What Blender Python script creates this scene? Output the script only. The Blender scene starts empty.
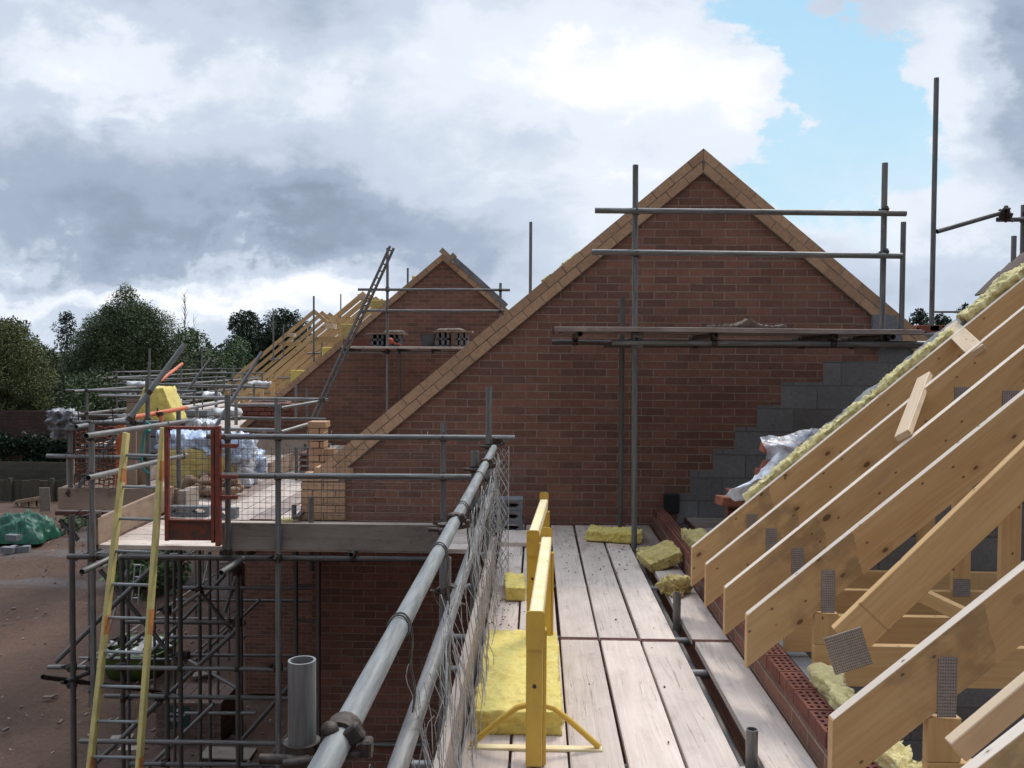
import bpy, bmesh, math, random
import numpy as np
from mathutils import Vector, Matrix, noise as mnoise
random.seed(7)
S = bpy.context.scene
COL = S.collection
PI = math.pi
V = Vector

# ------------------------------------------------------------------ camera
F = 900.0
CAM = V((0.0, 0.0, 1.61))
YAW = math.atan(25/900); PIT = -math.atan(27/900); ROLL = math.radians(0.35)
fwd = V((-math.sin(YAW)*math.cos(PIT), math.cos(YAW)*math.cos(PIT), math.sin(PIT)))
rgt = fwd.cross(V((0, 0, 1))).normalized()
up = rgt.cross(fwd).normalized()
# clockwise-leaning horizon: rotate the camera a hair anticlockwise
r2 = rgt*math.cos(ROLL) + up*math.sin(ROLL)
u2 = up*math.cos(ROLL) - rgt*math.sin(ROLL)
rgt, up = r2, u2
cd = bpy.data.cameras.new('camera'); cam = bpy.data.objects.new('camera', cd); COL.objects.link(cam)
cd.sensor_width = 36; cd.lens = F/1024*36; cd.clip_start = 0.05; cd.clip_end = 3000
mt = Matrix((rgt, up, -fwd)).transposed().to_4x4(); mt.translation = CAM
cam.matrix_world = mt
S.camera = cam

def ray(px, py):
    return (fwd + rgt*((px-512)/F) - up*((py-384)/F))
def at(px, py, Y):
    d = ray(px, py); return CAM + d*(Y/d.y)
def atz(px, py, z):
    d = ray(px, py); return CAM + d*((z-CAM.z)/d.z)
def atx(px, py, x):
    d = ray(px, py); return CAM + d*(x/d.x)

# ------------------------------------------------------------------ mesh builder
class MB:
    def __init__(s):
        s.v = []; s.f = []; s.sm = []; s.loc = []; s.rnd = []
    def add(s, vs, fs, locs=None, smooth=False, rnd=None):
        b = len(s.v); r = random.random() if rnd is None else rnd
        s.v += [tuple(p) for p in vs]; s.f += [tuple(i+b for i in f) for f in fs]
        s.sm += [smooth]*len(fs)
        s.loc += [tuple(l) for l in (locs if locs is not None else vs)]
        s.rnd += [r]*len(vs)
        return s
    def frame_box(s, o, ax, ay, az, lx, ly, lz, bev=0.0, rnd=None):
        """box from corner-centre o spanning lx,ly,lz along unit axes, centred"""
        hx, hy, hz = lx/2, ly/2, lz/2
        if bev <= 0:
            c = [(i*hx, j*hy, k*hz) for i in (-1, 1) for j in (-1, 1) for k in (-1, 1)]
            f = [(0,1,3,2),(4,6,7,5),(0,4,5,1),(2,3,7,6),(0,2,6,4),(1,5,7,3)]
        else:
            b = min(bev, hx*.4, hy*.4, hz*.4)
            c = []; idx = {}
            for i in (-1, 1):
                for j in (-1, 1):
                    for k in (-1, 1):
                        for a in range(3):
                            q = [i*(hx-b), j*(hy-b), k*(hz-b)]
                            q[a] = (i, j, k)[a]*(hx, hy, hz)[a]
                            idx[(i, j, k, a)] = len(c); c.append(tuple(q))
            f = []
            for a in range(3):
                for sg in (-1, 1):
                    o1, o2 = [t for t in range(3) if t != a]
                    quad = []
                    for (p, q) in ((-1,-1),(1,-1),(1,1),(-1,1)):
                        k = [0,0,0]; k[a] = sg; k[o1] = p; k[o2] = q
                        quad.append(idx[(*k, a)])
                    f.append(tuple(quad))
            for a in range(3):
                o1, o2 = [t for t in range(3) if t != a]
                for p in (-1, 1):
                    for q in (-1, 1):
                        k1 = [0,0,0]; k1[a] = -1; k1[o1] = p; k1[o2] = q
                        k2 = list(k1); k2[a] = 1
                        f.append((idx[(*k1, o1)], idx[(*k2, o1)], idx[(*k2, o2)], idx[(*k1, o2)]))
            for i in (-1, 1):
                for j in (-1, 1):
                    for k in (-1, 1):
                        f.append((idx[(i,j,k,0)], idx[(i,j,k,1)], idx[(i,j,k,2)]))
        vs = [o + ax*x + ay*y + az*z for x, y, z in c]
        return s.add(vs, f, c, False, rnd)
    def box(s, x0, x1, y0, y1, z0, z1, bev=0.0, rnd=None, long=0):
        o = V(((x0+x1)/2, (y0+y1)/2, (z0+z1)/2))
        X, Y, Z = V((1,0,0)), V((0,1,0)), V((0,0,1))
        lx, ly, lz = x1-x0, y1-y0, z1-z0
        if long == 1: return s.frame_box(o, Y, X, Z, ly, lx, lz, bev, rnd)
        if long == 2: return s.frame_box(o, Z, X, Y, lz, lx, ly, bev, rnd)
        return s.frame_box(o, X, Y, Z, lx, ly, lz, bev, rnd)
    def bar(s, p, q, w, h, upv=V((0,0,1)), bev=0.0, rnd=None):
        """rectangular bar p->q, w sideways, h along up"""
        p, q = V(p), V(q); a = (q-p); L = a.length; a.normalize()
        b = upv.cross(a)
        if b.length < 1e-4: b = V((1,0,0)).cross(a)
        b.normalize(); c = a.cross(b)
        return s.frame_box((p+q)/2, a, b, c, L, w, h, bev, rnd)
    def tube(s, p, q, r=.02415, n=14, hollow=True, wall=.004, rnd=None, r2=None):
        p, q = V(p), V(q); a = (q-p); L = a.length; a.normalize()
        b = V((0,0,1)).cross(a)
        if b.length < 1e-3: b = V((1,0,0)).cross(a)
        b.normalize(); c = a.cross(b); r2 = r if r2 is None else r2
        def ring(t, rr): return [p + a*t + (b*math.cos(2*PI*i/n) + c*math.sin(2*PI*i/n))*rr for i in range(n)]
        vs = ring(0, r) + ring(L, r2)
        lc = [(t, math.cos(2*PI*i/n)*r, math.sin(2*PI*i/n)*r) for t in (0, L) for i in range(n)]
        s.add(vs, [(i, (i+1) % n, n+(i+1) % n, n+i) for i in range(n)], lc, True, rnd)
        rr = s.rnd[-1]
        if hollow:
            dp = min(.12, L*.4)
            for e, dr in ((0, 1), (L, -1)):
                o = ring(e, r); i1 = ring(e, r-wall); i2 = ring(e+dr*dp, r-wall)
                l3 = [(e, 0, 0)]*(3*n)
                fs = []
                for i in range(n):
                    j = (i+1) % n
                    fs += [(i, j, n+j, n+i), (n+i, n+j, 2*n+j, 2*n+i)]
                fs.append(tuple(2*n+i for i in range(n)))
                s.add(o+i1+i2, fs, l3, False, rr)
        else:
            s.add(ring(0, r), [tuple(range(n))], [(0,0,0)]*n, False, rr)
            s.add(ring(L, r2), [tuple(range(n))], [(L,0,0)]*n, False, rr)
        return s
    def path(s, pts, r, n=6, rnd=None, closed=False):
        pts = [V(p) for p in pts]; m = len(pts); vs = []; lc = []
        prev = None; acc = 0
        for i, p in enumerate(pts):
            if closed: t = pts[(i+1) % m]-pts[i-1]
            else: t = pts[min(i+1, m-1)]-pts[max(i-1, 0)]
            t.normalize()
            if prev is None:
                b = V((0,0,1)).cross(t)
                if b.length < 1e-2: b = V((1,0,0)).cross(t)
            else: b = prev - t*prev.dot(t)
            b.normalize(); prev = b; c = t.cross(b)
            if i: acc += (pts[i]-pts[i-1]).length
            for k in range(n):
                vs.append(p + (b*math.cos(2*PI*k/n)+c*math.sin(2*PI*k/n))*r); lc.append((acc, 0, 0))
        fs = []
        for i in range(m if closed else m-1):
            i2 = (i+1) % m
            for k in range(n):
                k2 = (k+1) % n
                fs.append((i*n+k, i*n+k2, i2*n+k2, i2*n+k))
        return s.add(vs, fs, lc, True, rnd)
    def prism(s, poly, ext, rnd=None, axis=None):
        """closed polygon (3D points) extruded by vector ext"""
        poly = [V(p) for p in poly]; ext = V(ext); n = len(poly)
        if axis is None: axis = (poly[1]-poly[0]).normalized()
        e = ext.normalized(); c = e.cross(axis).normalized()
        vs = poly + [p+ext for p in poly]
        o = poly[0]
        lc = [((p-o).dot(axis), (p-o).dot(c), (p-o).dot(e)) for p in vs]
        fs = [tuple(range(n))[::-1], tuple(range(n, 2*n))]
        fs += [(i, (i+1) % n, n+(i+1) % n, n+i) for i in range(n)]
        return s.add(vs, fs, lc, False, rnd)
    def ellipsoid(s, c, rx, ry, rz, nu=12, nv=8, jit=0, rnd=None):
        c = V(c); vs = []; fs = []
        for j in range(nv+1):
            th = PI*j/nv
            for i in range(nu):
                ph = 2*PI*i/nu
                d = V((math.sin(th)*math.cos(ph), math.sin(th)*math.sin(ph), math.cos(th)))
                k = 1 + jit*mnoise.noise(d*2.3 + c*3)
                vs.append(c + V((d.x*rx, d.y*ry, d.z*rz))*k)
        for j in range(nv):
            for i in range(nu):
                i2 = (i+1) % nu
                fs.append((j*nu+i, (j+1)*nu+i, (j+1)*nu+i2, j*nu+i2))
        return s.add(vs, fs, None, True, rnd)

ROOT = {}
def rootloc(o):
    while o is not None:
        if o.name in ROOT: return ROOT[o.name]
        o = o.parent
    return V((0,0,0))

def props(o, label=None, cat=None, group=None, kind=None):
    if label: o['label'] = label
    if cat: o['category'] = cat
    if group: o['group'] = group
    if kind: o['kind'] = kind
    return o

def thing(name, label, cat, loc=(0,0,0), group=None):
    o = bpy.data.objects.new(name, None); COL.objects.link(o); o.location = V(loc)
    o.empty_display_size = .1
    ROOT[o.name] = V(loc)
    return props(o, label, cat, group)

def build(mb, name, material, parent=None, base=None, label=None, cat=None, group=None, kind=None, smooth=None):
    off = rootloc(parent) if parent is not None else (V(base) if base is not None else V((0,0,0)))
    me = bpy.data.meshes.new(name)
    vs = [(x-off.x, y-off.y, z-off.z) for x, y, z in mb.v]
    me.from_pydata(vs, [], mb.f)
    me.update()
    a = me.attributes.new('loc', 'FLOAT_VECTOR', 'POINT'); a.data.foreach_set('vector', [c for l in mb.loc for c in l])
    a = me.attributes.new('rnd', 'FLOAT', 'POINT'); a.data.foreach_set('value', mb.rnd)
    bm = bmesh.new(); bm.from_mesh(me); bmesh.ops.recalc_face_normals(bm, faces=bm.faces); bm.to_mesh(me); bm.free()
    me.polygons.foreach_set('use_smooth', mb.sm if smooth is None else [smooth]*len(me.polygons))
    me.materials.append(material)
    o = bpy.data.objects.new(name, me); COL.objects.link(o)
    if parent is not None: o.parent = parent
    else:
        o.location = off; ROOT[o.name] = off
    return props(o, label, cat, group, kind)

def solo(mb, name, material, label, cat, base=None, group=None):
    if base is None:
        a = np.array(mb.v); mn = a.min(0); mx = a.max(0)
        base = ((mn[0]+mx[0])/2, (mn[1]+mx[1])/2, mn[2])
    return build(mb, name, material, None, base, label, cat, group)

def np_mesh(name, verts, faces4, material, parent=None, base=(0,0,0), rnd=None, kind=None):
    """big quad mesh from numpy arrays"""
    off = rootloc(parent) if parent is not None else V(base)
    verts = np.asarray(verts, dtype=np.float32) - np.array(off, dtype=np.float32)
    me = bpy.data.meshes.new(name)
    nv, nf = len(verts), len(faces4)
    me.vertices.add(nv); me.vertices.foreach_set('co', verts.ravel())
    me.loops.add(nf*4); me.loops.foreach_set('vertex_index', np.asarray(faces4, dtype=np.int32).ravel())
    me.polygons.add(nf); me.polygons.foreach_set('loop_start', np.arange(0, nf*4, 4, dtype=np.int32))
    me.polygons.foreach_set('loop_total', np.full(nf, 4, dtype=np.int32))
    me.update(calc_edges=True); me.validate()
    a = me.attributes.new('rnd', 'FLOAT', 'POINT')
    a.data.foreach_set('value', np.asarray(rnd if rnd is not None else np.zeros(nv), dtype=np.float32))
    me.materials.append(material)
    o = bpy.data.objects.new(name, me); COL.objects.link(o)
    if parent is not None: o.parent = parent
    else: o.location = off; ROOT[o.name] = off
    if kind: o['kind'] = kind
    return o

def copy_tree(root, delta, label=None):
    c = root.copy(); COL.objects.link(c); c.location = root.location + V(delta)
    if label: c['label'] = label
    ROOT[c.name] = V(c.location)
    for ch in list(root.children):
        d = ch.copy(); COL.objects.link(d); d.parent = c
        for g in list(ch.children):
            e = g.copy(); COL.objects.link(e); e.parent = d
    return c

# ------------------------------------------------------------------ materials
class NT:
    def __init__(s, tree): s.t = tree; s.n = tree.nodes; s.l = tree.links
    def node(s, typ, **kw):
        n = s.n.new(typ)
        for k, v in kw.items(): setattr(n, k, v)
        return n
    def put(s, sock, val):
        if hasattr(val, 'is_output') or isinstance(val, bpy.types.NodeSocket): s.l.new(val, sock)
        else: sock.default_value = val
    def m(s, op, a, b=0.0, c=0.0, clamp=False):
        n = s.node('ShaderNodeMath', operation=op, use_clamp=clamp)
        s.put(n.inputs[0], a); s.put(n.inputs[1], b)
        if len(n.inputs) > 2: s.put(n.inputs[2], c)
        return n.outputs[0]
    def vm(s, op, a, b=(0,0,0)):
        n = s.node('ShaderNodeVectorMath', operation=op)
        s.put(n.inputs[0], a); s.put(n.inputs[1], b)
        return n.outputs[0]
    def mix(s, f, a, b, typ='MIX'):
        n = s.node('ShaderNodeMix', data_type='RGBA', blend_type=typ)
        s.put(n.inputs[0], f)
        s.put(n.inputs[6], a if not isinstance(a, tuple) else (*a[:3], 1))
        s.put(n.inputs[7], b if not isinstance(b, tuple) else (*b[:3], 1))
        return n.outputs[2]
    def noise(s, vec, scale, detail=4, rough=.55, dist=0.0):
        n = s.node('ShaderNodeTexNoise'); s.put(n.inputs['Vector'], vec)
        n.inputs['Scale'].default_value = scale; n.inputs['Detail'].default_value = detail
        n.inputs['Roughness'].default_value = rough; n.inputs['Distortion'].default_value = dist
        return n.outputs['Fac']
    def ss(s, x, a, b):
        n = s.node('ShaderNodeMapRange', interpolation_type='SMOOTHSTEP')
        s.put(n.inputs[0], x); n.inputs[1].default_value = a; n.inputs[2].default_value = b
        return n.outputs[0]
    def attr(s, name, vec=False):
        n = s.node('ShaderNodeAttribute'); n.attribute_name = name
        return n.outputs['Vector'] if vec else n.outputs['Fac']
    def pos(s):
        return s.node('ShaderNodeNewGeometry').outputs['Position']
    def sep(s, v):
        n = s.node('ShaderNodeSeparateXYZ'); s.put(n.inputs[0], v); return n.outputs
    def comb(s, x, y, z):
        n = s.node('ShaderNodeCombineXYZ'); s.put(n.inputs[0], x); s.put(n.inputs[1], y); s.put(n.inputs[2], z); return n.outputs[0]
    def bump(s, h, strength=.3, dist=.01):
        n = s.node('ShaderNodeBump'); n.inputs['Strength'].default_value = strength; n.inputs['Distance'].default_value = dist
        s.put(n.inputs['Height'], h); return n.outputs[0]

def newmat(name):
    m = bpy.data.materials.new(name); m.use_nodes = True
    t = NT(m.node_tree); b = m.node_tree.nodes['Principled BSDF']
    return m, t, b

def scalecol(t, col, f):
    return t.mix(1.0, col, t.comb(f, f, f), 'MULTIPLY')

def basic(name, c1, c2=None, rough=.8, metal=0, nscale=6, detail=4, bump=0, bscale=60, rvar=.15, spec=.5, lo=.35, hi=.65, coord='pos'):
    m, t, b = newmat(name)
    p = t.pos() if coord == 'pos' else t.attr('loc', True)
    c2 = c2 or tuple(x*.75 for x in c1)
    col = t.mix(t.ss(t.noise(p, nscale, detail), lo, hi), c1, c2)
    r = t.attr('rnd')
    col = scalecol(t, col, t.m('MULTIPLY_ADD', r, 2*rvar, 1-rvar))
    t.put(b.inputs['Base Color'], col); b.inputs['Roughness'].default_value = rough
    b.inputs['Metallic'].default_value = metal; b.inputs['Specular IOR Level'].default_value = spec
    if bump: t.put(b.inputs['Normal'], t.bump(t.noise(p, bscale, 3), bump, .01))
    return m

def tube_mat(name, c1, c2, rust=(.16,.07,.035), rough=.5, metal=.55, rustlo=.62):
    m, t, b = newmat(name)
    l = t.attr('loc', True); r = t.attr('rnd')
    q = t.vm('ADD', t.vm('MULTIPLY', l, (5, 60, 60)), t.comb(t.m('MULTIPLY', r, 91), 0, 0))
    n1 = t.noise(q, 1.0, 5, .6)
    q2 = t.vm('ADD', t.vm('MULTIPLY', l, (14, 60, 60)), t.comb(t.m('MULTIPLY', r, 37), 3, 0))
    n2 = t.noise(q2, 1.0, 4, .65)
    col = t.mix(t.ss(n1, .35, .68), c1, c2)
    col = scalecol(t, col, t.m('MULTIPLY_ADD', r, .35, .82))
    rm = t.ss(n2, rustlo, rustlo+.1)
    col = t.mix(t.m('MULTIPLY', rm, .75), col, rust)
    spots = t.ss(t.noise(t.vm('MULTIPLY', l, (24, 30, 30)), 1.0, 5, .7), .66, .74)
    col = t.mix(t.m('MULTIPLY', spots, .55), col, (.6, .58, .55))
    t.put(b.inputs['Base Color'], col)
    t.put(b.inputs['Roughness'], t.m('MULTIPLY_ADD', n2, .3, rough-.1, clamp=True))
    t.put(b.inputs['Metallic'], t.m('MULTIPLY', t.m('SUBTRACT', 1.0, rm), metal))
    t.put(b.inputs['Normal'], t.bump(n2, .15, .004))
    return m

def wood_mat(name, c1, c2, knot=(.12,.05,.02), stain=False, knotr=.13, grain=.5, rough=.65, rvar=.14, edge=None):
    m, t, b = newmat(name)
    l = t.attr('loc', True); r = t.attr('rnd')
    off = t.comb(t.m('MULTIPLY', r, 57), t.m('MULTIPLY', r, 13), 0)
    q = t.vm('ADD', l, off)
    warp = t.noise(t.vm('MULTIPLY', q, (1.2, 6, 6)), 1.0, 2)
    g = t.noise(t.vm('ADD', t.vm('MULTIPLY', q, (1.6, 55, 55)), t.comb(0, t.m('MULTIPLY', warp, 8), 0)), 1.0, 4, .6)
    big = t.noise(t.vm('MULTIPLY', q, (1.5, 5, 5)), 1.0, 3)
    f = t.m('ADD', t.m('MULTIPLY', g, grain), t.m('MULTIPLY', big, 1-grain))
    col = t.mix(t.ss(f, .35, .68), c1, c2)
    vor = t.node('ShaderNodeTexVoronoi'); vor.voronoi_dimensions = '2D'; vor.inputs['Scale'].default_value = 1.0
    t.put(vor.inputs['Vector'], t.vm('MULTIPLY', q, (4.0, 7.0, .01)))
    kd = vor.outputs['Distance']
    gate = t.ss(t.sep(vor.outputs['Color'])[0], .62, .66)
    sz = t.m('MULTIPLY_ADD', t.sep(vor.outputs['Color'])[1], .5, .5)
    kn = t.m('MULTIPLY', t.m('SUBTRACT', 1.0, t.ss(t.m('DIVIDE', kd, sz), knotr*.55, knotr)), gate)
    halo = t.m('MULTIPLY', t.m('SUBTRACT', 1.0, t.ss(t.m('DIVIDE', kd, sz), knotr, knotr*3.2)), gate)
    col = t.mix(t.m('MULTIPLY', halo, .35), col, tuple(x*.6 for x in c2))
    col = t.mix(t.m('MULTIPLY', kn, .85), col, knot)
    v2 = t.node('ShaderNodeTexVoronoi'); v2.voronoi_dimensions = '2D'; v2.inputs['Scale'].default_value = 1.0
    t.put(v2.inputs['Vector'], t.vm('MULTIPLY', q, (7.5, 12, .01)))
    pin = t.m('MULTIPLY', t.m('SUBTRACT', 1.0, t.ss(v2.outputs['Distance'], .045, .08)), t.ss(t.sep(v2.outputs['Color'])[0], .68, .7))
    col = t.mix(t.m('MULTIPLY', pin, .8), col, (.10,.05,.025))
    if stain:
        sx = t.sep(l)
        nz = t.m('SUBTRACT', t.noise(t.vm('MULTIPLY', q, (7, 7, 7)), 1.0, 4), .5)
        e = t.m('ADD', sx[0], t.m('MULTIPLY', nz, .9)); e2 = t.m('ADD', t.m('ADD', sx[0], t.m('MULTIPLY', sx[1], .45)), t.m('MULTIPLY', nz, .10))
        msk = t.m('MULTIPLY', t.ss(e, .10, .50), t.m('SUBTRACT', 1.0, t.ss(e2, .615, .622)))
        msk = t.m('MULTIPLY', msk, t.ss(t.noise(t.vm('MULTIPLY', q, (9, 14, 9)), 1.0, 5), .3, .6))
        col = t.mix(t.m('MULTIPLY', msk, .48), col, (.17, .12, .075))
        w = t.ss(t.noise(t.vm('MULTIPLY', q, (3, 12, 9)), 1.0, 4), .58, .75)
        col = t.mix(t.m('MULTIPLY', w, .28), col, (.28, .2, .17))
    col = scalecol(t, col, t.m('MULTIPLY_ADD', r, 2*rvar, 1-rvar))
    t.put(b.inputs['Base Color'], col); b.inputs['Roughness'].default_value = rough
    b.inputs['Specular IOR Level'].default_value = .25
    t.put(b.inputs['Normal'], t.bump(g, .2, .003))
    return m

def board_mat(name, c1, c2, dirt=(.16,.10,.08)):
    m, t, b = newmat(name)
    l = t.attr('loc', True); r = t.attr('rnd')
    q = t.vm('ADD', l, t.comb(t.m('MULTIPLY', r, 73), t.m('MULTIPLY', r, 19), 0))
    warp = t.noise(t.vm('MULTIPLY', q, (1.4, 7, 7)), 1.0, 3)
    g = t.noise(t.vm('ADD', t.vm('MULTIPLY', q, (2.2, 75, 75)), t.comb(0, t.m('MULTIPLY', warp, 4.5), 0)), 1.0, 5, .65)
    big = t.noise(t.vm('MULTIPLY', q, (2.2, 5, 5)), 1.0, 5, .6)
    col = t.mix(t.ss(big, .32, .68), c1, c2)
    col = scalecol(t, col, t.m('MULTIPLY_ADD', t.ss(g, .3, .75), .16, .90))
    crack = t.noise(t.vm('ADD', t.vm('MULTIPLY', q, (.7, 30, 30)), t.comb(4, t.m('MULTIPLY', warp, 2), 0)), 1.0, 2)
    ck = t.m('SUBTRACT', 1.0, t.ss(t.m('ABSOLUTE', t.m('SUBTRACT', crack, .5)), .003, .011))
    ck = t.m('MULTIPLY', ck, t.ss(t.noise(t.vm('MULTIPLY', q, (1.6, 8, 8)), 1.0, 2), .44, .58))
    col = t.mix(t.m('MULTIPLY', ck, .42), col, (.12, .09, .075))
    d = t.ss(t.noise(t.vm('MULTIPLY', q, (6, 9, 9)), 1.0, 6, .7), .52, .70)
    yy = t.ss(t.sep(t.pos())[1], 5.0, 8.6)
    col = t.mix(t.m('MULTIPLY', d, t.m('MULTIPLY_ADD', yy, .42, .20)), col, dirt)
    sp = t.ss(t.noise(t.pos(), 85, 2), .70, .76)
    col = t.mix(t.m('MULTIPLY', sp, .6), col, (.10, .06, .05))
    col = scalecol(t, col, t.m('MULTIPLY_ADD', r, .3, .85))
    t.put(b.inputs['Base Color'], col); b.inputs['Roughness'].default_value = .85
    b.inputs['Specular IOR Level'].default_value = .2
    h = t.m('SUBTRACT', g, t.m('MULTIPLY', ck, 2.0))
    t.put(b.inputs['Normal'], t.bump(h, .35, .003))
    return m

def brick_mat(name, axis, c1, c2, mortar, bw=.225, rh=.075, ms=.0052, dark=(.165,.095,.074), darkness=.28, bias=0.0, off=(0,0)):
    m, t, b = newmat(name)
    p = t.sep(t.pos())
    u = p[0] if axis == 'x' else p[1]
    wob = t.m('MULTIPLY', t.m('SUBTRACT', t.noise(t.pos(), 3.0, 2), .5), .012)
    vec = t.comb(t.m('ADD', t.m('ADD', u, off[0]), wob), t.m('ADD', t.m('ADD', p[2], off[1]), wob), 0)
    n = t.node('ShaderNodeTexBrick'); n.offset = .5
    t.put(n.inputs['Vector'], vec)
    n.inputs['Color1'].default_value = (0,0,0,1); n.inputs['Color2'].default_value = (1,1,1,1); n.inputs['Mortar'].default_value = (.5,.5,.5,1)
    n.inputs['Scale'].default_value = 1; n.inputs['Brick Width'].default_value = bw; n.inputs['Row Height'].default_value = rh
    n.inputs['Mortar Size'].default_value = ms; n.inputs['Mortar Smooth'].default_value = .25; n.inputs['Bias'].default_value = bias
    v = t.sep(n.outputs['Color'])[0]
    col = t.mix(t.ss(v, .1, .8), c1, c2)
    # a darker kiln tone on some bricks
    col = t.mix(t.m('MULTIPLY', t.ss(v, .78, .9), darkness*1.5), col, dark)
    fine = t.noise(t.pos(), 38, 5, .6)
    col = scalecol(t, col, t.m('MULTIPLY_ADD', fine, .7, .65))
    st = t.ss(t.noise(t.vm('MULTIPLY', t.pos(), (1.3, 1.3, 2.2)), 1.0, 5, .6), .35, .75)
    col = scalecol(t, col, t.m('MULTIPLY_ADD', st, .24, .86))
    bloom = t.ss(t.noise(t.vm('ADD', t.vm('MULTIPLY', t.pos(), (1.1, 1.1, 1.6)), (7,3,2)), 1.0, 6, .7), .60, .80)
    col = t.mix(t.m('MULTIPLY', bloom, .30), col, (.34,.28,.25))
    mc = scalecol(t, t.mix(.0, mortar, mortar), t.m('MULTIPLY_ADD', t.noise(t.pos(), 9, 4), .8, .6))
    # mortar smeared over the brick here and there
    fac = n.outputs['Fac']
    fac = t.m('MULTIPLY', fac, t.m('MULTIPLY_ADD', t.ss(t.noise(t.pos(), 2.2, 4, .6), .35, .6), .45, .55))
    fac2 = t.m('MAXIMUM', fac, t.m('MULTIPLY', t.ss(t.noise(t.pos(), 9, 5, .7), .60, .80), .40))
    col = t.mix(fac2, col, mc)
    t.put(b.inputs['Base Color'], col); b.inputs['Roughness'].default_value = .9; b.inputs['Specular IOR Level'].default_value = .2
    h = t.m('ADD', t.m('MULTIPLY', t.m('SUBTRACT', 1.0, fac), 1.0), t.m('MULTIPLY', fine, .35))
    t.put(b.inputs['Normal'], t.bump(h, .55, .008))
    return m
BR1, BR2, MORT = (.26,.125,.088), (.195,.098,.072), (.29,.220,.175)
M = {}
M['brick_x'] = brick_mat('red_brick_x', 'x', BR1, BR2, MORT)
M['brick_y'] = brick_mat('red_brick_y', 'y', BR1, BR2, MORT)
M['block_x'] = brick_mat('grey_block_x', 'x', (.235,.23,.228), (.18,.177,.175), (.12,.116,.112), bw=.45, rh=.225, ms=.006, darkness=.1)
M['block_y'] = brick_mat('grey_block_y', 'y', (.235,.23,.228), (.18,.177,.175), (.12,.116,.112), bw=.45, rh=.225, ms=.006, darkness=.1)
M['garden_brick'] = brick_mat('old_garden_brick', 'x', (.085,.045,.036), (.06,.036,.03), (.09,.075,.065), ms=.008)
M['buff'] = basic('buff_brick', (.50,.31,.19), (.42,.26,.16), .9, nscale=30, bump=.3, bscale=120, rvar=.16, spec=.2)
M['redbrick'] = basic('red_clay_brick', (.22,.085,.06), (.15,.06,.048), .9, nscale=24, bump=.3, bscale=130, rvar=.2, spec=.2)
M['clay'] = basic('orange_clay', (.32,.12,.07), (.25,.09,.06), .9, nscale=20, bump=.3, bscale=130, rvar=.2, spec=.2)
M['mortar'] = basic('mortar', (.25,.195,.16), (.18,.14,.12), .95, nscale=18, bump=.5, bscale=90, spec=.1)
M['block'] = basic('dense_concrete_block', (.23,.235,.25), (.17,.175,.185), .95, nscale=60, bump=.6, bscale=160, rvar=.12, spec=.15)
M['bundle'] = basic('dusty_grey_polythene', (.30,.30,.32), (.12,.12,.13), .35, nscale=14)
M['pine'] = wood_mat('fresh_pine', (.62,.41,.20), (.52,.31,.14))
M['rafter'] = wood_mat('fresh_pine_stained', (.64,.42,.21), (.53,.32,.145), stain=True)
M['pine_pale'] = wood_mat('pale_sawn_pine', (.62,.48,.33), (.52,.38,.25))
M['pine_far'] = wood_mat('treated_pine', (.62,.43,.22), (.48,.31,.15))
M['oldwood'] = wood_mat('weathered_fence', (.10,.088,.066), (.06,.055,.042), knotr=.03)
M['board'] = board_mat('scaffold_board', (.60,.505,.44), (.51,.425,.37))
M['board_dirty'] = board_mat('muddy_scaffold_board', (.37,.30,.265), (.24,.185,.16))
M['toeboard'] = board_mat('toe_board', (.36,.30,.255), (.28,.23,.195))
M['toe_warm'] = board_mat('warm_toe_board', (.40,.29,.21), (.30,.215,.16))
M['tube'] = tube_mat('galvanised_tube', (.24,.236,.228), (.135,.130,.124))
M['tube_bright'] = tube_mat('bright_galvanised_tube', (.29,.298,.292), (.16,.17,.17), rustlo=.72, rough=.62, metal=.12)
M['tube_dark'] = tube_mat('dull_dark_tube', (.14,.133,.128), (.08,.076,.073), rustlo=.56, metal=.4)
M['coupler'] = basic('rusty_coupler', (.10,.075,.06), (.05,.04,.035), .6, .6, nscale=60, bump=.12, bscale=150)
M['band'] = basic('rusty_hoop_iron', (.17,.07,.055), (.09,.045,.04), .8, .3, nscale=40)
M['wire'] = basic('galvanised_wire', (.55,.54,.52), (.32,.31,.30), .5, .3, nscale=30)
M['wire_dark'] = basic('rusty_mesh_wire', (.14,.125,.115), (.08,.07,.065), .7, .4, nscale=30)
M['orange'] = basic('faded_orange_plastic', (.62,.16,.06), (.50,.15,.07), .6, nscale=20)
M['orange_paint'] = basic('orange_paint', (.72,.17,.05), (.45,.12,.06), .55, nscale=14)
M['redox'] = basic('red_oxide_paint', (.27,.055,.03), (.16,.045,.03), .6, nscale=18, bump=.2)
M['rustplate'] = basic('rusty_red_plate', (.20,.05,.03), (.09,.055,.04), .8, nscale=16, bump=.4, lo=.42, hi=.58)
M['yellow_frp'] = basic('yellow_ladder_paint', (.66,.55,.20), (.52,.42,.17), .6, nscale=9)
M['orange_rust'] = basic('orange_rust_patch', (.55,.22,.05), (.40,.17,.06), .8, nscale=30)
M['white_scrap'] = basic('white_scrap', (.62,.62,.62), (.45,.45,.45), .8)
M['lead'] = basic('grey_sheet', (.22,.225,.23), (.16,.16,.165), .6)
M['tile'] = basic('brown_roof_tile', (.16,.10,.085), (.10,.07,.06), .85, rvar=.25)
M['teal'] = basic('teal_rope', (.05,.30,.27), (.04,.22,.2), .8)
M['tub'] = basic('black_rubber', (.07,.075,.085), (.05,.05,.055), .6)
M['red_plastic'] = basic('red_plastic', (.55,.09,.04), (.45,.07,.03), .5)
M['green_tarp'] = basic('green_tarpaulin', (.014,.12,.07), (.008,.07,.042), .45, nscale=5, bump=.2, bscale=12)
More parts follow.
